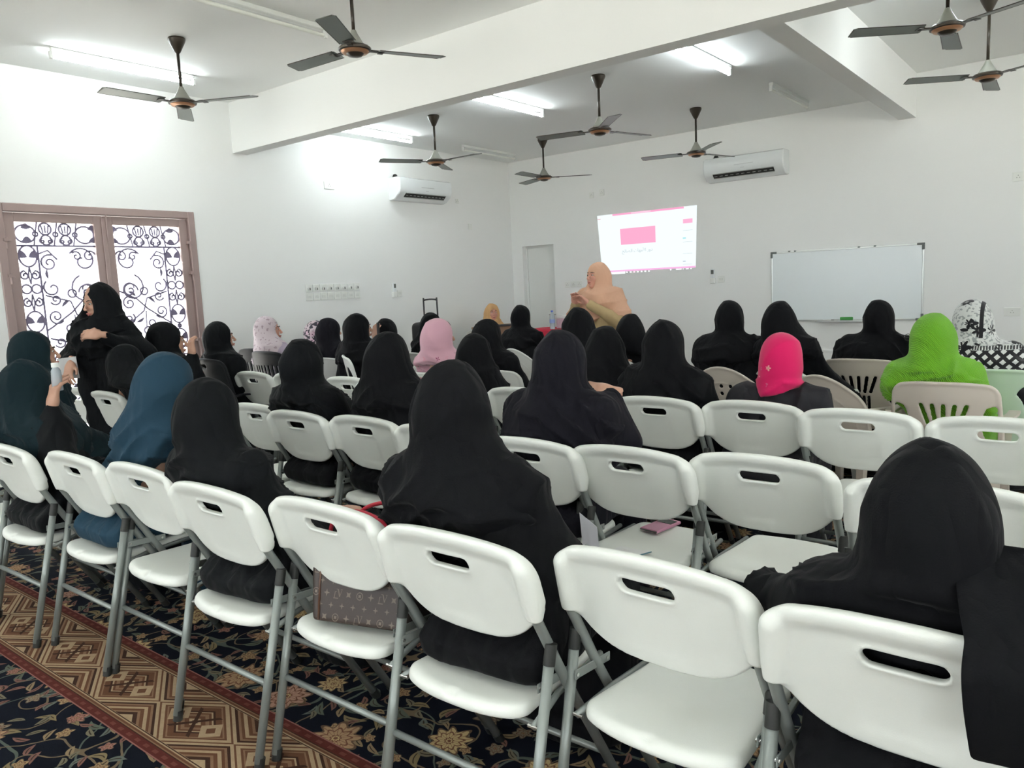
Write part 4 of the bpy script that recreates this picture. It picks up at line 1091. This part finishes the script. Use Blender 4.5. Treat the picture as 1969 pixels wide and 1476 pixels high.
def f_green(t):
    x, y, z = t.sep(t.coord()); w = t.n('ShaderNodeTexWave'); w.wave_type = 'BANDS'; w.bands_direction = 'DIAGONAL'; w.inputs['Scale'].default_value = 62; w.inputs['Distortion'].default_value = .8; w.inputs['Detail Scale'].default_value = .6
    t.l(t.coord(), w.inputs['Vector']); t.bump(w.outputs['Fac'], .8, .004)
    return t.mix(w.outputs['Fac'], (.13, .40, .012), (.23, .58, .028))
GREEN = pattern_cloth('ribbed_green_cloth', f_green)
def f_bw(t):
    x, y, z = t.sep(t.coord())
    lt = flowers(t, 11, .034, .010, 7, t.mix(t.math('GREATER_THAN', t.noise(t.coord(), 55, 1), .56), (.62, .64, .62), (.32, .34, .34)), [(.015, .015, .018), (.015, .015, .018), (.30, .30, .30)], .72)
    u = t.math('FRACT', t.math('MULTIPLY', t.math('ADD', x, z), 17)); v = t.math('FRACT', t.math('MULTIPLY', t.math('SUBTRACT', x, z), 17))
    dia = t.math('MULTIPLY', t.math('GREATER_THAN', u, .45), t.math('GREATER_THAN', v, .45))
    dk = t.mix(dia, (.014, .014, .017), (.68, .70, .68))
    band = t.math('MULTIPLY', t.math('LESS_THAN', t.math('ABSOLUTE', t.math('SUBTRACT', z, .965)), .012), t.math('LESS_THAN', t.math('FRACT', t.math('MULTIPLY', x, 70)), .5))
    c = t.mix(t.math('GREATER_THAN', z, .95), dk, lt)
    m2 = t.math('GREATER_THAN', z, .83); c = t.mix(m2, (.014, .014, .017), c)
    # dark stripe running over the crown
    st = t.math('LESS_THAN', t.math('ABSOLUTE', t.math('ADD', x, .075)), .010); c = t.mix(t.math('MULTIPLY', st, t.math('GREATER_THAN', z, 1.02)), c, (.015, .015, .018))
    return t.mix(band, c, (.015, .015, .018))
BW = pattern_cloth('black_and_white_printed_cloth', f_bw)
def f_pink(t):
    x, y, z = t.sep(t.coord()); base = t.mix(t.noise(t.coord(), 4), (.60, .335, .41), (.68, .40, .47))
    fl = flowers(t, 17, .016, .006, 5, base, [(.30, .08, .14), (.66, .30, .36), (.10, .30, .22)], .55)
    return t.mix(t.math('LESS_THAN', z, 1.0), base, fl)
PINK = pattern_cloth('pale_pink_floral_cloth', f_pink)
def f_mag(t):
    x, y, z = t.sep(t.coord()); base = t.mix(t.noise(t.coord(), 4), (.62, .006, .095), (.70, .010, .13))
    fl = flowers(t, 24, .011, .004, 5, base, [(.62, .10, .22), (.80, .38, .35), (.5, .3, .2)], .5)
    m = t.math('GREATER_THAN', t.noise(t.coord(), 7, 1), .56); m = t.math('MULTIPLY', m, t.math('LESS_THAN', z, 1.12))
    return t.mix(m, base, fl)
MAG = pattern_cloth('magenta_embroidered_cloth', f_mag)
def f_multi(t):
    base = t.mix(t.math('GREATER_THAN', t.noise(t.coord(), 26, 2), .5), (.04, .035, .05), (.62, .52, .56))
    return flowers(t, 16, .022, .006, 5, base, [(.7, .5, .6), (.55, .3, .42), (.1, .05, .08)], .5)
MULTI = pattern_cloth('dark_floral_print_cloth', f_multi)
def f_lilac(t): return t.mix(t.math('GREATER_THAN', t.noise(t.coord(), 34, 1), .62), (.55, .47, .50), (.36, .28, .31))
LILAC = pattern_cloth('pale_lilac_print_cloth', f_lilac)
LIL2 = cloth('lilac_robe_cloth', (.40, .34, .42)); PEACH = cloth('peach_cloth', (.62, .37, .25), bump=.12); KHAKI = cloth('tan_khaki_cloth', (.45, .335, .175), bump=.12); TAN = cloth('tan_orange_cloth', (.62, .38, .18)); CHAR = cloth('charcoal_cloth', (.022, .022, .026)); PNKR = cloth('pale_pink_robe_cloth', (.55, .33, .38))
# ---- near row
y0 = .28
p1, hc1, off1 = person((-.240, 1.50, 1.150), (-.26, 1.29+y0), 3, 12, BLK, BLK, 'person at the lower right nearest the camera, black scarf seen from behind', near=2, bulk=1.16, drape=.75, seed=3, hs=1.02, hem=.72, el={1: (.27, .07, .66), -1: (-.36, .06, .72)}, ha={1: (.055, .25, .63), -1: (-.12, .26, .62)})
person((-1.40, 1.52, 1.262), (-1.265, 1.26+y0+.02), 6, 28, BLK, BLK, 'large central person from behind in flowing black scarf and robe', near=2, bulk=1.18, drape=.8, seed=4, hem=.72)
person((-2.50, 1.44, 1.188), (-2.27, 1.22+y0), 8, 32, BLK2, BLK2, 'person in soft black scarf from behind, second occupied chair left of the large central one', near=2, bulk=1.10, drape=.35, seed=8)
person((-2.96, 1.54, 1.262), (-3.31, 1.23+y0), 0, 25, TEAL, TEAL, 'person in a teal-blue scarf and robe leaning to the right', near=2, bulk=1.05, drape=.8, seed=12, hem=.7)
person((-3.95, 1.40, 1.222), (-3.84, 1.17+y0), 0, 2, DTEAL, BLK2, 'person at the left edge in dark scarf, face just visible in profile', near=1, bulk=1.32, drape=1., face=True, seed=15, hem=.68, ha={1: (.12, -.05, .99), -1: (-.06, .25, .64)}, el={1: (.22, -.08, .78), -1: (-.26, .07, .68)}, hw={1: ((.1, .2, 1), (0, -1, .2))})
person((-4.93, 1.80, 1.33), (-4.85, 1.80), 0, -25, DTEAL, DTEAL, 'person in a dark teal scarf at the far left edge, looking right', near=1, bulk=1.1, face=True, drape=.4, seed=18)
# ---- second row
person((-3.36, 2.50, 1.232), (-3.32, 2.33+y0), 0, 22, BLK2, BLK, 'broad person in black with wide shoulders, second row left of centre', near=1, bulk=1.25, drape=.2, seed=21)
person((-2.81, 2.60, 1.262), (-2.835, 2.36+y0), 0, 18, BLK, BLK, 'slim person in black under a long cone-shaped drape, just left of the large central figure', near=1, bulk=1.0, drape=1., seed=24, hem=.7)
person((-1.75, 2.56, 1.272), (-1.78, 2.27+y0), 2, 14, NAVY, NAVY, 'large person in ink-black scarf, a bare hand on the right shoulder', near=2, bulk=1.22, drape=.6, seed=27, ha={1: (.20, .10, .985), -1: (-.06, .25, .64)}, el={1: (.25, .12, .80), -1: (-.30, .07, .70)}, hw={1: ((-.75, -.45, .2), (.2, -.3, 1))}, hem=.80)
person((-5.35, 2.52, 1.185), (-4.87, 2.33+y0), 4, 15, BLK2, BLK2, 'hunched black-robed person low in front of the grille door, right of the standing one', near=1, bulk=1.0, drape=.9, seed=30, hem=.72)
person((-5.58, 2.94, 1.315), (-5.52, 2.98), -5, -25, BLK2, BLK2, 'dark-robed person in front of the right door leaf with a raised hand', near=1, bulk=1.15, drape=.3, face=True, seed=33, hs=1.14, ha={1: (.24, -.0, 1.04), -1: (-.06, .25, .64)}, el={1: (.28, .0, .80), -1: (-.26, .07, .68)}, hw={1: ((-.35, .1, 1), (.2, -1, 0))})
# ---- third row
person((-3.16, 3.66, 1.175), (-3.20, 3.44+y0), 0, 20, BLK, BLK2, 'person in black right of the pink scarf, pointed cone-shaped drape', near=1, bulk=1.0, drape=.9, seed=36, hem=.7)
person((-1.865, 3.70, 1.242), (-1.81, 3.40+y0), 0, 16, BLK, BLK2, 'broad person in black in the third row directly left of the magenta scarf', near=1, bulk=1.22, drape=.5, seed=39, hem=.78)
person((-1.25, 3.72, 1.175), (-1.32, 3.44+y0), 0, 10, MAG, CHAR, 'person wearing a magenta embroidered scarf tucked into a charcoal robe', near=1, bulk=1.15, tuck=True, seed=42, hem=.885)
person((-2.29, 3.80, 1.205), (-2.29, 3.42+y0), 0, 22, BLK, BLK, 'narrow person in black between the ink-black figure and the broad third-row figure', near=1, bulk=.95, drape=1., seed=45, hem=.7)
# ---- front groups
person((-.76, 4.62, 1.208), (-.66, 4.42+y0), 0, 56, GREEN, GREEN, 'person in a bright green ribbed shawl with glasses', near=1, bulk=1.15, drape=.35, face=True, seed=48, hem=.70)
person((-2.98, 4.60, 1.285), (-2.75, 4.35+y0), 0, 14, BLK, BLK, 'person in black just below the standing speaker', bulk=1.0, drape=.9, seed=51, hem=.75)
person((-2.97, 5.32, 1.20), (-3.0, 5.15+y0), 0, 22, BLK, BLK, 'small person in black right of the standing speaker', bulk=.95, drape=.9, seed=54, hem=.75)
person((-2.15, 5.30, 1.285), (-2.06, 4.80+y0+.14), 0, 18, BLK, BLK, 'broad-shouldered person in black left of the whiteboard edge', bulk=1.3, seed=57, tuck=False)
person((-1.76, 5.18, 1.275), (-1.50, 5.05+y0), -10, 30, BLK, BLK, 'person in black whose long drape slopes down to the right, below the whiteboard left edge', bulk=1.05, drape=1., seed=60, hem=.62)
person((-1.27, 5.80, 1.245), (-1.32, 5.45+y0), 0, 12, BLK, BLK, 'broad person in black seated under the right half of the whiteboard', bulk=1.32, seed=63)
person((-.66, 5.40, 1.248), (-.52, 5.05+y0), 0, 25, BW, BW, 'person in a black and white printed scarf at the right edge', near=1, bulk=1.2, drape=.4, seed=66, hem=.78)
person((-4.71, 6.20, 1.265), (-4.60, 5.85+y0), 0, 10, BLK, BLK, 'person in black right of the seated one in tan, slim wrapped neck', bulk=1.15, seed=69, hs=.92)
person((-3.66, 4.40, 1.222), (-3.52, 4.22+y0), 0, 0, BLK, BLK, 'person in black behind the cone-draped one, right of the pink scarf', bulk=1.1, drape=.6, seed=72, hem=.7)
person((-3.83, 4.05, 1.252), (-3.95, 3.95+y0), 0, -20, PINK, PNKR, 'person in a pale pink floral scarf', near=1, bulk=1.05, drape=.7, seed=75, hem=.80)
person((-5.38, 5.58, 1.235), (-5.38, 5.45), 0, 20, BLK, BLK, 'person in black half hidden behind the pale pink scarf', bulk=1.0, drape=.8, seed=78, hem=.75)
person((-5.30, 4.90, 1.215), (-5.28, 4.95), 0, 12, BLK, BLK, 'person in black behind the cone-draped figure, left of the trolley bag', bulk=1.0, drape=.5, seed=81)
person((-5.22, 4.50, 1.285), (-5.22, 4.48), 0, -22, BLK, BLK, 'person in black on the turned white armchair, holding a dark phone', bulk=1.12, drape=.5, face=True, seed=84, ha={1: (.02, .21, 1.02), -1: (-.06, .25, .64)}, el={1: (.26, .18, .78), -1: (-.26, .07, .68)}, hw={1: ((-.1, .1, 1), (.2, -1, 0))})
person((-6.0, 4.80, 1.235), (-5.93, 4.85), 0, -10, NAVY, NAVY, 'person in black beside the dark floral print scarf, left of the phone holder', bulk=1.05, drape=.3, seed=87)
person((-6.72, 5.20, 1.185), (-6.66, 5.25), 0, -10, MULTI, MULTI, 'person in a dark floral print scarf near the left wall', bulk=1.0, drape=.4, seed=90)
person((-6.27, 4.30, 1.285), (-5.98, 4.02+y0), 0, -48, LILAC, LIL2, 'person in a pale lilac print scarf looking right, on a black slatted chair', near=1, bulk=1.0, drape=.8, face=True, seed=93, hem=.82, sk=skinp)
person((-5.95, 3.60, 1.272), (-5.88, 3.38+y0), 0, -28, BLK2, BLK2, 'person in black right of the grille door, face in profile', near=1, bulk=1.05, drape=.3, face=True, seed=96)
# ---- standing by the door
person((-5.64, 2.50, 1.615), (-5.66, 2.53), 213, 190, BLK2, BLK2, 'standing person in black before the grille door, one hand across the waist', near=1, bulk=1.0, drape=.95, face=True, stand=True, seed=101, hem=.98, tilt=-12,
       ha={-1: (-.13, .23, 1.24), 1: (.15, .20, 1.06)}, el={1: (.27, .02, 1.08), -1: (-.29, .02, 1.10)}, hw={-1: ((1, .12, .08), (0, .8, .6)), 1: ((-.1, .6, -.8), (.2, .8, .3))})
# ---- speaker
person((-3.86, 6.30, 1.645), (-3.84, 6.31), 172, 163, PEACH, KHAKI, 'standing speaker in a peach scarf and tan robe, hands raised at the chest', near=2, bulk=1.22, drape=.5, face=True, stand=True, seed=105, hem=1.10, tilt=6, sk=skinp, cape=.75, fold=.55,
       ha={1: (.08, .27, 1.26), -1: (-.10, .27, 1.25)}, el={1: (.30, .06, 1.05), -1: (-.32, .05, 1.05)}, hw={1: ((-.35, .45, .8), (.5, -.8, .3)), -1: ((.65, .35, .65), (-.3, -.8, .5))})
person((-6.73, 8.20, 1.234), (-6.80, 8.22), -95, -125, TAN, TAN, 'seated person in a tan-orange scarf at the desk near the corner', near=1, bulk=1.0, drape=.5, face=True, seed=108, sk=skinp, hs=.95)
# ---- seats for those whose own chair is hidden in the photo
for x, y, a, lb in [(-4.85, 1.80, 0, None), (-5.52, 2.98, -5, 'white plastic armchair under the person with a raised hand'), (-3.52, 4.46, 0, 'white plastic armchair under the black figure right of the pink scarf'), (-3.95, 4.19, 0, 'white plastic armchair under the pale pink floral scarf'),
    (-5.38, 5.45, 0, 'white plastic armchair under the figure half hidden behind the pink scarf'), (-5.28, 4.95, 0, 'white plastic armchair under the figure left of the trolley bag'), (-5.93, 4.85, 0, 'white plastic armchair beside the floral print scarf'), (-6.66, 5.25, 0, 'white plastic armchair under the dark floral print scarf'), (-6.84, 8.22, -95, 'white plastic armchair at the desk')]:
    if lb is None: continue
    c = plastic_chair('plain', pwhite); t = R_(a); c.location = (x+.24*math.sin(t), y-.24*math.cos(t), 0); c.rotation_euler = (0, 0, t); tag(c, lb, 'chair', PG)
# ------------------------------------------------------------------ scarf end over the nearest chair back
def sheet(name, path, wfn, n, th, m, parent=None, x0=0., seed=1, fold=.006):
    """cloth strip: path = [(y,z)...], x across"""
    V = []; k = len(path)
    for i, (y, z) in enumerate(path):
        a, b = wfn(i/(k-1))
        for j in range(n+1):
            s = j/n; x = x0+a+(b-a)*s
            f = fold*math.sin(9*s+seed+i*.08)*(.3+i/k)
            V.append((x, y-f, z+.5*f*(1 if i < k*.3 else 0)))
    F = [(i*(n+1)+j, i*(n+1)+j+1, (i+1)*(n+1)+j+1, (i+1)*(n+1)+j) for i in range(k-1) for j in range(n)]
    me = mesh(name, V, F, m); o = link(name, me, parent)
    so = o.modifiers.new('thickness', 'SOLIDIFY'); so.thickness = th; sb = o.modifiers.new('smooth', 'SUBSURF'); sb.levels = 1; sb.render_levels = 2
    return o
def bez(P, n):
    out = []
    for i in range(n+1):
        t = i/n*(len(P)-1); k = min(int(t), len(P)-2); f = t-k
        p0, p1, p2, p3 = P[max(k-1, 0)], P[k], P[k+1], P[min(k+2, len(P)-1)]
        out.append(tuple(.5*((2*b)+(-a+c)*f+(2*a-5*b+4*c-d)*f*f+(-a+3*b-3*c+d)*f**3) for a, b, c, d in zip(p0, p1, p2, p3)))
    return out
tl = sheet('scarf_end', bez([(1.46, .985), (1.40, .955), (1.345, .915), (1.30, .885), (1.262, .85), (1.258, .80), (1.265, .75), (1.275, .70)], 24),
      lambda s: (-.20+.045*min(1, s*2.2)+.05*max(0, s-.55)**1.5, -.03+.25*min(1, s*1.8)**.7), 18, .004, BLK)
tl.parent = p1; tl.matrix_parent_inverse = p1.matrix_basis.inverted()
# beads on the shoulder of the nearest robe
rs = random.Random(5); b = MB()
for k in range(34):
    x = .02+rs.random()*.16; y = 1.42+rs.random()*.08; z = 1.0-(x-.0)*.25+.012*rs.random()-.02
    b.lathe([(.0005, .004), (.0032, .0022), (.0045, 0), (.0032, -.0022), (.0005, -.004)], 8, (x, y, z))
bo = b.build('bead_trim', M('black_glass_bead', (.03, .03, .035), .1), None, smooth=True); bo.parent = p1; bo.matrix_parent_inverse = p1.matrix_basis.inverted()
# ------------------------------------------------------------------ phone on the empty seat
ph = empty('mobile_phone', (-1.40, 2.715, .456), R_(-9)); tag(ph, 'pink mobile phone in a window cover lying on an empty white seat', 'phone')
pk = M('pink_metallic_cover', (.52, .24, .34), .35, .2)
b = MB(); b.box((-.042, -.082, 0), (.042, .082, .012), .003); b.build('cover', pk, ph)
b = MB(); b.box((-.034, .020, .012), (.034, .068, .0135), .0005); b.build('window', M('black_glass', (.01, .012, .012), .08), ph)
b = MB(); b.box((-.040, -.0835, .003), (.040, -.080, .009)); b.build('edge', dotm, ph)
# ------------------------------------------------------------------ cards behind the empty chair
cd = empty('paper_card', (-1.515, 2.365, .459), R_(8)); tag(cd, 'white paper card standing at the rear left corner of the seat with the pink phone', 'card')
b = MB(); b.add([(-.034, 0, 0), (.034, 0, 0), (.034, -.012, .085), (-.034, -.018, .135), (-.034, .0015, 0), (.034, .0015, 0), (.034, -.0105, .085), (-.034, -.0165, .135)], [(0, 1, 2, 3), (7, 6, 5, 4), (0, 4, 5, 1), (1, 5, 6, 2), (2, 6, 7, 3), (3, 7, 4, 0)])
b.build('sheet', M('white_card', (.78, .79, .86), .6), cd)
cd = empty('paper_leaflet', (-1.36, 2.375, .457), R_(4)); tag(cd, 'white leaflet with a blue edge on the rear of the pink phone seat', 'leaflet')
b = MB(); b.add([(-.07, -.05, .005), (.06, -.05, .018), (.07, .05, 0), (-.06, .06, 0), (-.07, -.05, .0065), (.06, -.05, .0195), (.07, .05, .0015), (-.06, .06, .0015)], [(3, 2, 1, 0), (4, 5, 6, 7), (0, 1, 5, 4), (1, 2, 6, 5), (2, 3, 7, 6), (3, 0, 4, 7)])
b.build('sheet', M('white_leaflet', (.82, .83, .82), .6), cd)
b = MB(); b.tube([(.06, -.05, .019), (.07, .05, .002)], .002, 6); b.build('blue_edge', M('teal_ink', (.03, .15, .2), .5), cd)
# ------------------------------------------------------------------ handbag
hb = empty('handbag', (-1.745, 1.475, .458)); hb.rotation_euler = (R_(-7), 0, R_(16)); tag(hb, 'brown monogram tote handbag on a white folding chair seat', 'handbag')
bag = M('brown_coated_canvas', (.034, .021, .016), .42, var=.08, vs=12)
def bagpt(u, v, side):   # u -1..1, v 0..1
    wx_ = .185+.03*v-.02*(1-v)**3; d = .075*(1-.35*v)
    return (u*wx_, side*d*(1-.10*abs(u)**6), .012+v*.235)
g = G((-.25, -.12, 0), (.25, .12, .27), .006)
wx_ = .165+.035*np.clip(g.Z/.25, 0, 1); dd = .088-.05*np.clip(g.Z/.25, 0, 1)
o1 = np.maximum(np.abs(g.X)-wx_+.02, 0); o2 = np.maximum(np.abs(g.Y)-dd+.02, 0)
d = np.sqrt(o1**2+o2**2)-.02+np.minimum(np.maximum(np.abs(g.X)-wx_+.02, np.abs(g.Y)-dd+.02), 0)
d = smax(d, np.maximum(g.Z-.25-.01*np.cos(g.X*14), .004-g.Z), .01)
V, Q = snets(g, d); V = smoothV(V, Q, 2); link('bag_body', mesh('bag_body', V, Q, bag), hb)
b = MB(); mono = M('tan_monogram_print', (.17, .135, .105), .5)
def surf(x, z, sgn=-1):
    dy = .088-.05*min(max(z/.25, 0), 1)+.0008
    return (x, sgn*dy, z)
def star(cx, cz, r, a0=0, pts=4, inner=.32):
    P = []
    for i in range(pts*2):
        a = a0+math.pi*i/pts; q = r if i % 2 == 0 else r*inner; P.append((cx+q*math.cos(a), cz+q*math.sin(a)))
    V = [surf(x, z) for x, z in P]; b.add(V, [tuple(range(len(V)))])
def ring(cx, cz, r, w):
    V = []; n = 20
    for i in range(n):
        a = 2*math.pi*i/n
        for q in (r, r-w): V.append(surf(cx+q*math.cos(a), cz+q*math.sin(a)))
    b.add(V, [(2*i, 2*((i+1) % n), 2*((i+1) % n)+1, 2*i+1) for i in range(n)])
def bar(x0, z0, x1, z1, w):
    dx, dz = x1-x0, z1-z0; L = math.hypot(dx, dz); nx, nz_ = -dz/L*w/2, dx/L*w/2
    b.add([surf(x0+nx, z0+nz_), surf(x1+nx, z1+nz_), surf(x1-nx, z1-nz_), surf(x0-nx, z0-nz_)], [(0, 1, 2, 3)])
k = 0
for r_ in range(7):
    for c_ in range(9):
        cx = -.155+c_*.039+(.0195 if r_ % 2 else 0); cz = .022+r_*.034
        if abs(cx) > .150+.035*cz/.25-.004: continue
        m = (c_+2*(r_//2)) % 4 if r_ % 2 == 0 else 0
        if r_ % 2: star(cx, cz, .0095, 0)
        elif m == 0:     # interlocked letters L V
            bar(cx-.011, cz-.013, cx-.009, cz+.006, .0022); bar(cx-.014, cz-.013, cx+.003, cz-.013, .0022); bar(cx-.009, cz+.006, cx-.003, cz+.006, .0012); bar(cx+.001, cz+.013, cx+.008, cz-.008, .0030); bar(cx+.015, cz+.013, cx+.008, cz-.008, .0014); bar(cx-.005, cz+.013, cx+.002, cz+.013, .0012); bar(cx+.010, cz+.013, cx+.016, cz+.013, .0012)
        elif m == 1: star(cx, cz, .011, math.pi/4, 4, .45)
        elif m == 2: ring(cx, cz, .0115, .0022); star(cx, cz, .0065, math.pi/4, 4, .55)
        else: star(cx, cz, .0115, 0)
o = b.build('monogram_print', mono, hb)
lea = M('brown_leather_trim', (.10, .045, .025), .4)
b = MB(); b.tube([surf(-.135, .01), surf(-.145, .12), surf(-.15, .235)], .0035, 6); b.build('side_seam', lea, hb, smooth=True)
redm = M('red_handle_wrap', (.55, .02, .05), .5)
for s in (-1, 1):
    b = MB(); b.tube(bez([(-.10, s*.05, .20), (-.11, s*.06, .26), (-.08, s*.075, .32), (0, s*.08, .345), (.08, s*.075, .32), (.11, s*.06, .26), (.10, s*.05, .20)], 26), .0065, 10)
    b.build('handle', redm, hb, smooth=True)
# ------------------------------------------------------------------ trolley bag by the left wall
tr = empty('trolley_bag', (-6.15, 6.35, 0), R_(8)); tag(tr, 'black trolley bag with its handle pulled up, near the left wall', 'luggage')
bk = M('black_nylon', (.018, .018, .02), .7, bump=.2)
g = G((-.26, -.18, .03), (.30, .18, 1.13), .014); d = smin(rbox(g, (.02, 0, .575), (.22, .12, .52), .06), ell(g, (.10, -.02, 1.0), (.16, .13, .12)), .06)
V, Q = snets(g, d); V = smoothV(V, Q, 1); V = V+vnorm(V, Q)*(.008*nz(V, 3, 12))[:, None]; link('bag_body', mesh('bag_body', V, Q, bk), tr)
b = MB(); b.tube(bez([(-.165, .135, .5), (-.165, .135, 1.29), (-.155, .135, 1.335), (-.10, .135, 1.345), (-.03, .135, 1.345), (.015, .135, 1.335), (.025, .135, 1.29), (.025, .135, .5)], 40), .0095, 10); b.build('pull_handle', M('black_handle_tube', (.02, .02, .02), .35), tr, smooth=True)
b = MB()
for s in (-.14, .18): b.tube([(s-.02, .08, .04), (s+.02, .08, .04)], .04, 18)
b.build('wheel', blackcap, tr, auto=40)
# ------------------------------------------------------------------ tables at the front
clothred = M('red_table_cloth', (.55, .012, .045), .7, var=.05)
wood = M('light_brown_wood', (.36, .24, .15), .5, var=.1, vs=5); wood.node_tree
tb = empty('side_table', (-5.93, 8.62, 0), R_(0)); tag(tb, 'table under a red cloth behind the front seats, left of the speaker', 'table')
b = MB(); b.box((-.36, -.26, .82), (.36, .26, .85), .005); b.build('tabletop', wood, tb)
for sx in (-1, 1):
    for sy in (-1, 1): b = MB(); b.tube([(sx*.32, sy*.22, .83), (sx*.34, sy*.24, 0)], .018, 10); b.build('leg', tubem, tb, smooth=True)
tc_ = empty('tablecloth', (-5.93, 8.62, .85)); tag(tc_, 'bright red cloth draped over the table left of the speaker', 'tablecloth')
b = MB(); n = 40; V = []; rows = [(0, .0), (.02, .004), (.05, -.02), (.10, -.12), (.12, -.30), (.13, -.42)]
def rr_(i, o, z):
    a = 2*math.pi*i/n; x = math.copysign(min(1, abs(math.cos(a))*1.25), math.cos(a)); y = math.copysign(min(1, abs(math.sin(a))*1.25), math.sin(a))
    f = .02*math.sin(i*1.9)*max(0, -z*2.5); return (x*(.35+o*.35+f), y*(.25+o*.35+f), z+.006)
for o_, z_ in rows: V += [rr_(i, o_, z_) for i in range(n)]
b.add(V, [tuple(range(n))]+[(r*n+i, (r+1)*n+i, (r+1)*n+(i+1) % n, r*n+(i+1) % n) for r in range(len(rows)-1) for i in range(n)]); o = b.build('draped_cloth', clothred, tc_, smooth=True)
bt = empty('water_bottle', (-5.88, 8.42, .861)); tag(bt, 'clear plastic water bottle with a blue cap on the red cloth', 'bottle')
b = MB(); b.lathe([(.001, 0), (.034, 0), (.036, .01), (.033, .06), (.036, .12), (.034, .17), (.015, .215), (.014, .225), (.001, .225)], 20); b.build('bottle_body', M('clear_bottle', (.70, .78, .84), .12, trans=.6), bt, auto=50)
b = MB(); b.lathe([(.001, 0), (.016, 0), (.016, .022), (.001, .022)], 16, (0, 0, .225)); b.build('cap', M('blue_cap', (.05, .10, .45), .4), bt, auto=40)
b = MB(); b.lathe([(.0365, .08), (.0370, .085), (.0370, .125), (.0365, .13)], 20); b.build('paper_wrap', M('blue_white_wrap', (.25, .32, .6), .5), bt)
pn = empty('gift_box', (-5.78, 8.66, .861)); tag(pn, 'pale pink and white box on the red cloth behind the water bottle', 'box')
b = MB(); b.box((-.14, -.09, 0), (.14, .09, .13), .004); b.build('box_body', M('pale_pink_white_print', (.66, .50, .56), .5, var=.25, vs=40), pn); b = MB(); b.box((-.15, -.10, .13), (.15, .10, .17), .006); b.build('lid', fixm, pn)
dk = empty('desk', (-6.62, 8.05, 0)); tag(dk, 'light brown desk in front of the person in tan', 'desk')
b = MB(); b.box((-.03, -.40, .91), (.32, .40, .94), .004); b.build('desktop', wood, dk)
for sy in (-1, 1): b = MB(); b.box((.0, sy*.38-.012, 0), (.30, sy*.38+.012, .91)); b.build('side_panel', wood, dk)
b = MB(); b.box((.28, -.368, .35), (.30, .368, .91)); b.build('front_panel', wood, dk)
bkb = empty('folder', (-6.30, 7.85, .941), R_(20)); tag(bkb, 'black folder lying on the light brown desk', 'folder')
b = MB(); b.box((-.15, -.11, 0), (.15, .11, .018), .003); b.build('cover', bk, bkb)
# ------------------------------------------------------------------ small things held by people
pc = empty('paper_sheet', (-5.66, 2.27, 1.04), R_(215)); tag(pc, 'pale folded paper held low by the standing person at the grille door', 'paper')
b = MB(); b.add([(-.06, 0, -.08), (.05, .02, -.08), (.07, .03, .06), (-.05, 0, .07), (-.06, .003, -.08), (.05, .023, -.08), (.07, .033, .06), (-.05, .003, .07)], [(0, 1, 2, 3), (7, 6, 5, 4), (0, 4, 5, 1), (1, 5, 6, 2), (2, 6, 7, 3), (3, 7, 4, 0)]); b.build('sheet', M('grey_white_paper', (.55, .56, .56), .6), pc)
hp = empty('mobile_phone', (-5.15, 4.66, 1.11), R_(-30)); tag(hp, 'dark mobile phone held up by the person on the turned white armchair', 'phone')
b = MB(); b.box((-.038, -.006, -.075), (.038, .006, .075), .003); b.build('case', bk, hp)
gl = empty('eyeglasses', (0, 0, 0)); tag(gl, 'black eyeglasses worn by the person in the green shawl', 'eyeglasses')
a = R_(56); hx, hy_, hz_ = -.76, 4.62, 1.208-.137
def gp(x, y, z): return (hx+x*math.cos(a)-y*math.sin(a), hy_+x*math.sin(a)+y*math.cos(a), hz_+z)
b = MB()
for s in (-1, 1):
    b.tube([gp(s*.033+.024*math.cos(q*math.pi/8), .112, .002+.018*math.sin(q*math.pi/8)) for q in range(17)], .002, 6)
    b.tube([gp(s*.057, .112, .008), gp(s*.080, .085, .008), gp(s*.083, .0, .004)], .002, 6)
b.tube([gp(-.009, .112, .005), gp(.009, .112, .005)], .002, 6); b.build('frame', M('black_spectacle_frame', (.02, .02, .02), .3), gl)
wbt = empty('water_bottle', (-3.72, 1.43, 1.15)); tag(wbt, 'small white-capped bottle held up by the person at the left edge', 'bottle')
b = MB(); b.lathe([(.001, -.07), (.022, -.07), (.023, -.02), (.020, .02), (.012, .035), (.001, .035)], 16); b.build('bottle_body', M('clear_bottle', (.70, .78, .84), .12, trans=.6), wbt, auto=50)
b = MB(); b.lathe([(.001, .035), (.016, .035), (.016, .055), (.001, .055)], 16); b.build('cap', fixm, wbt, auto=40)
bpy.context.view_layer.update()
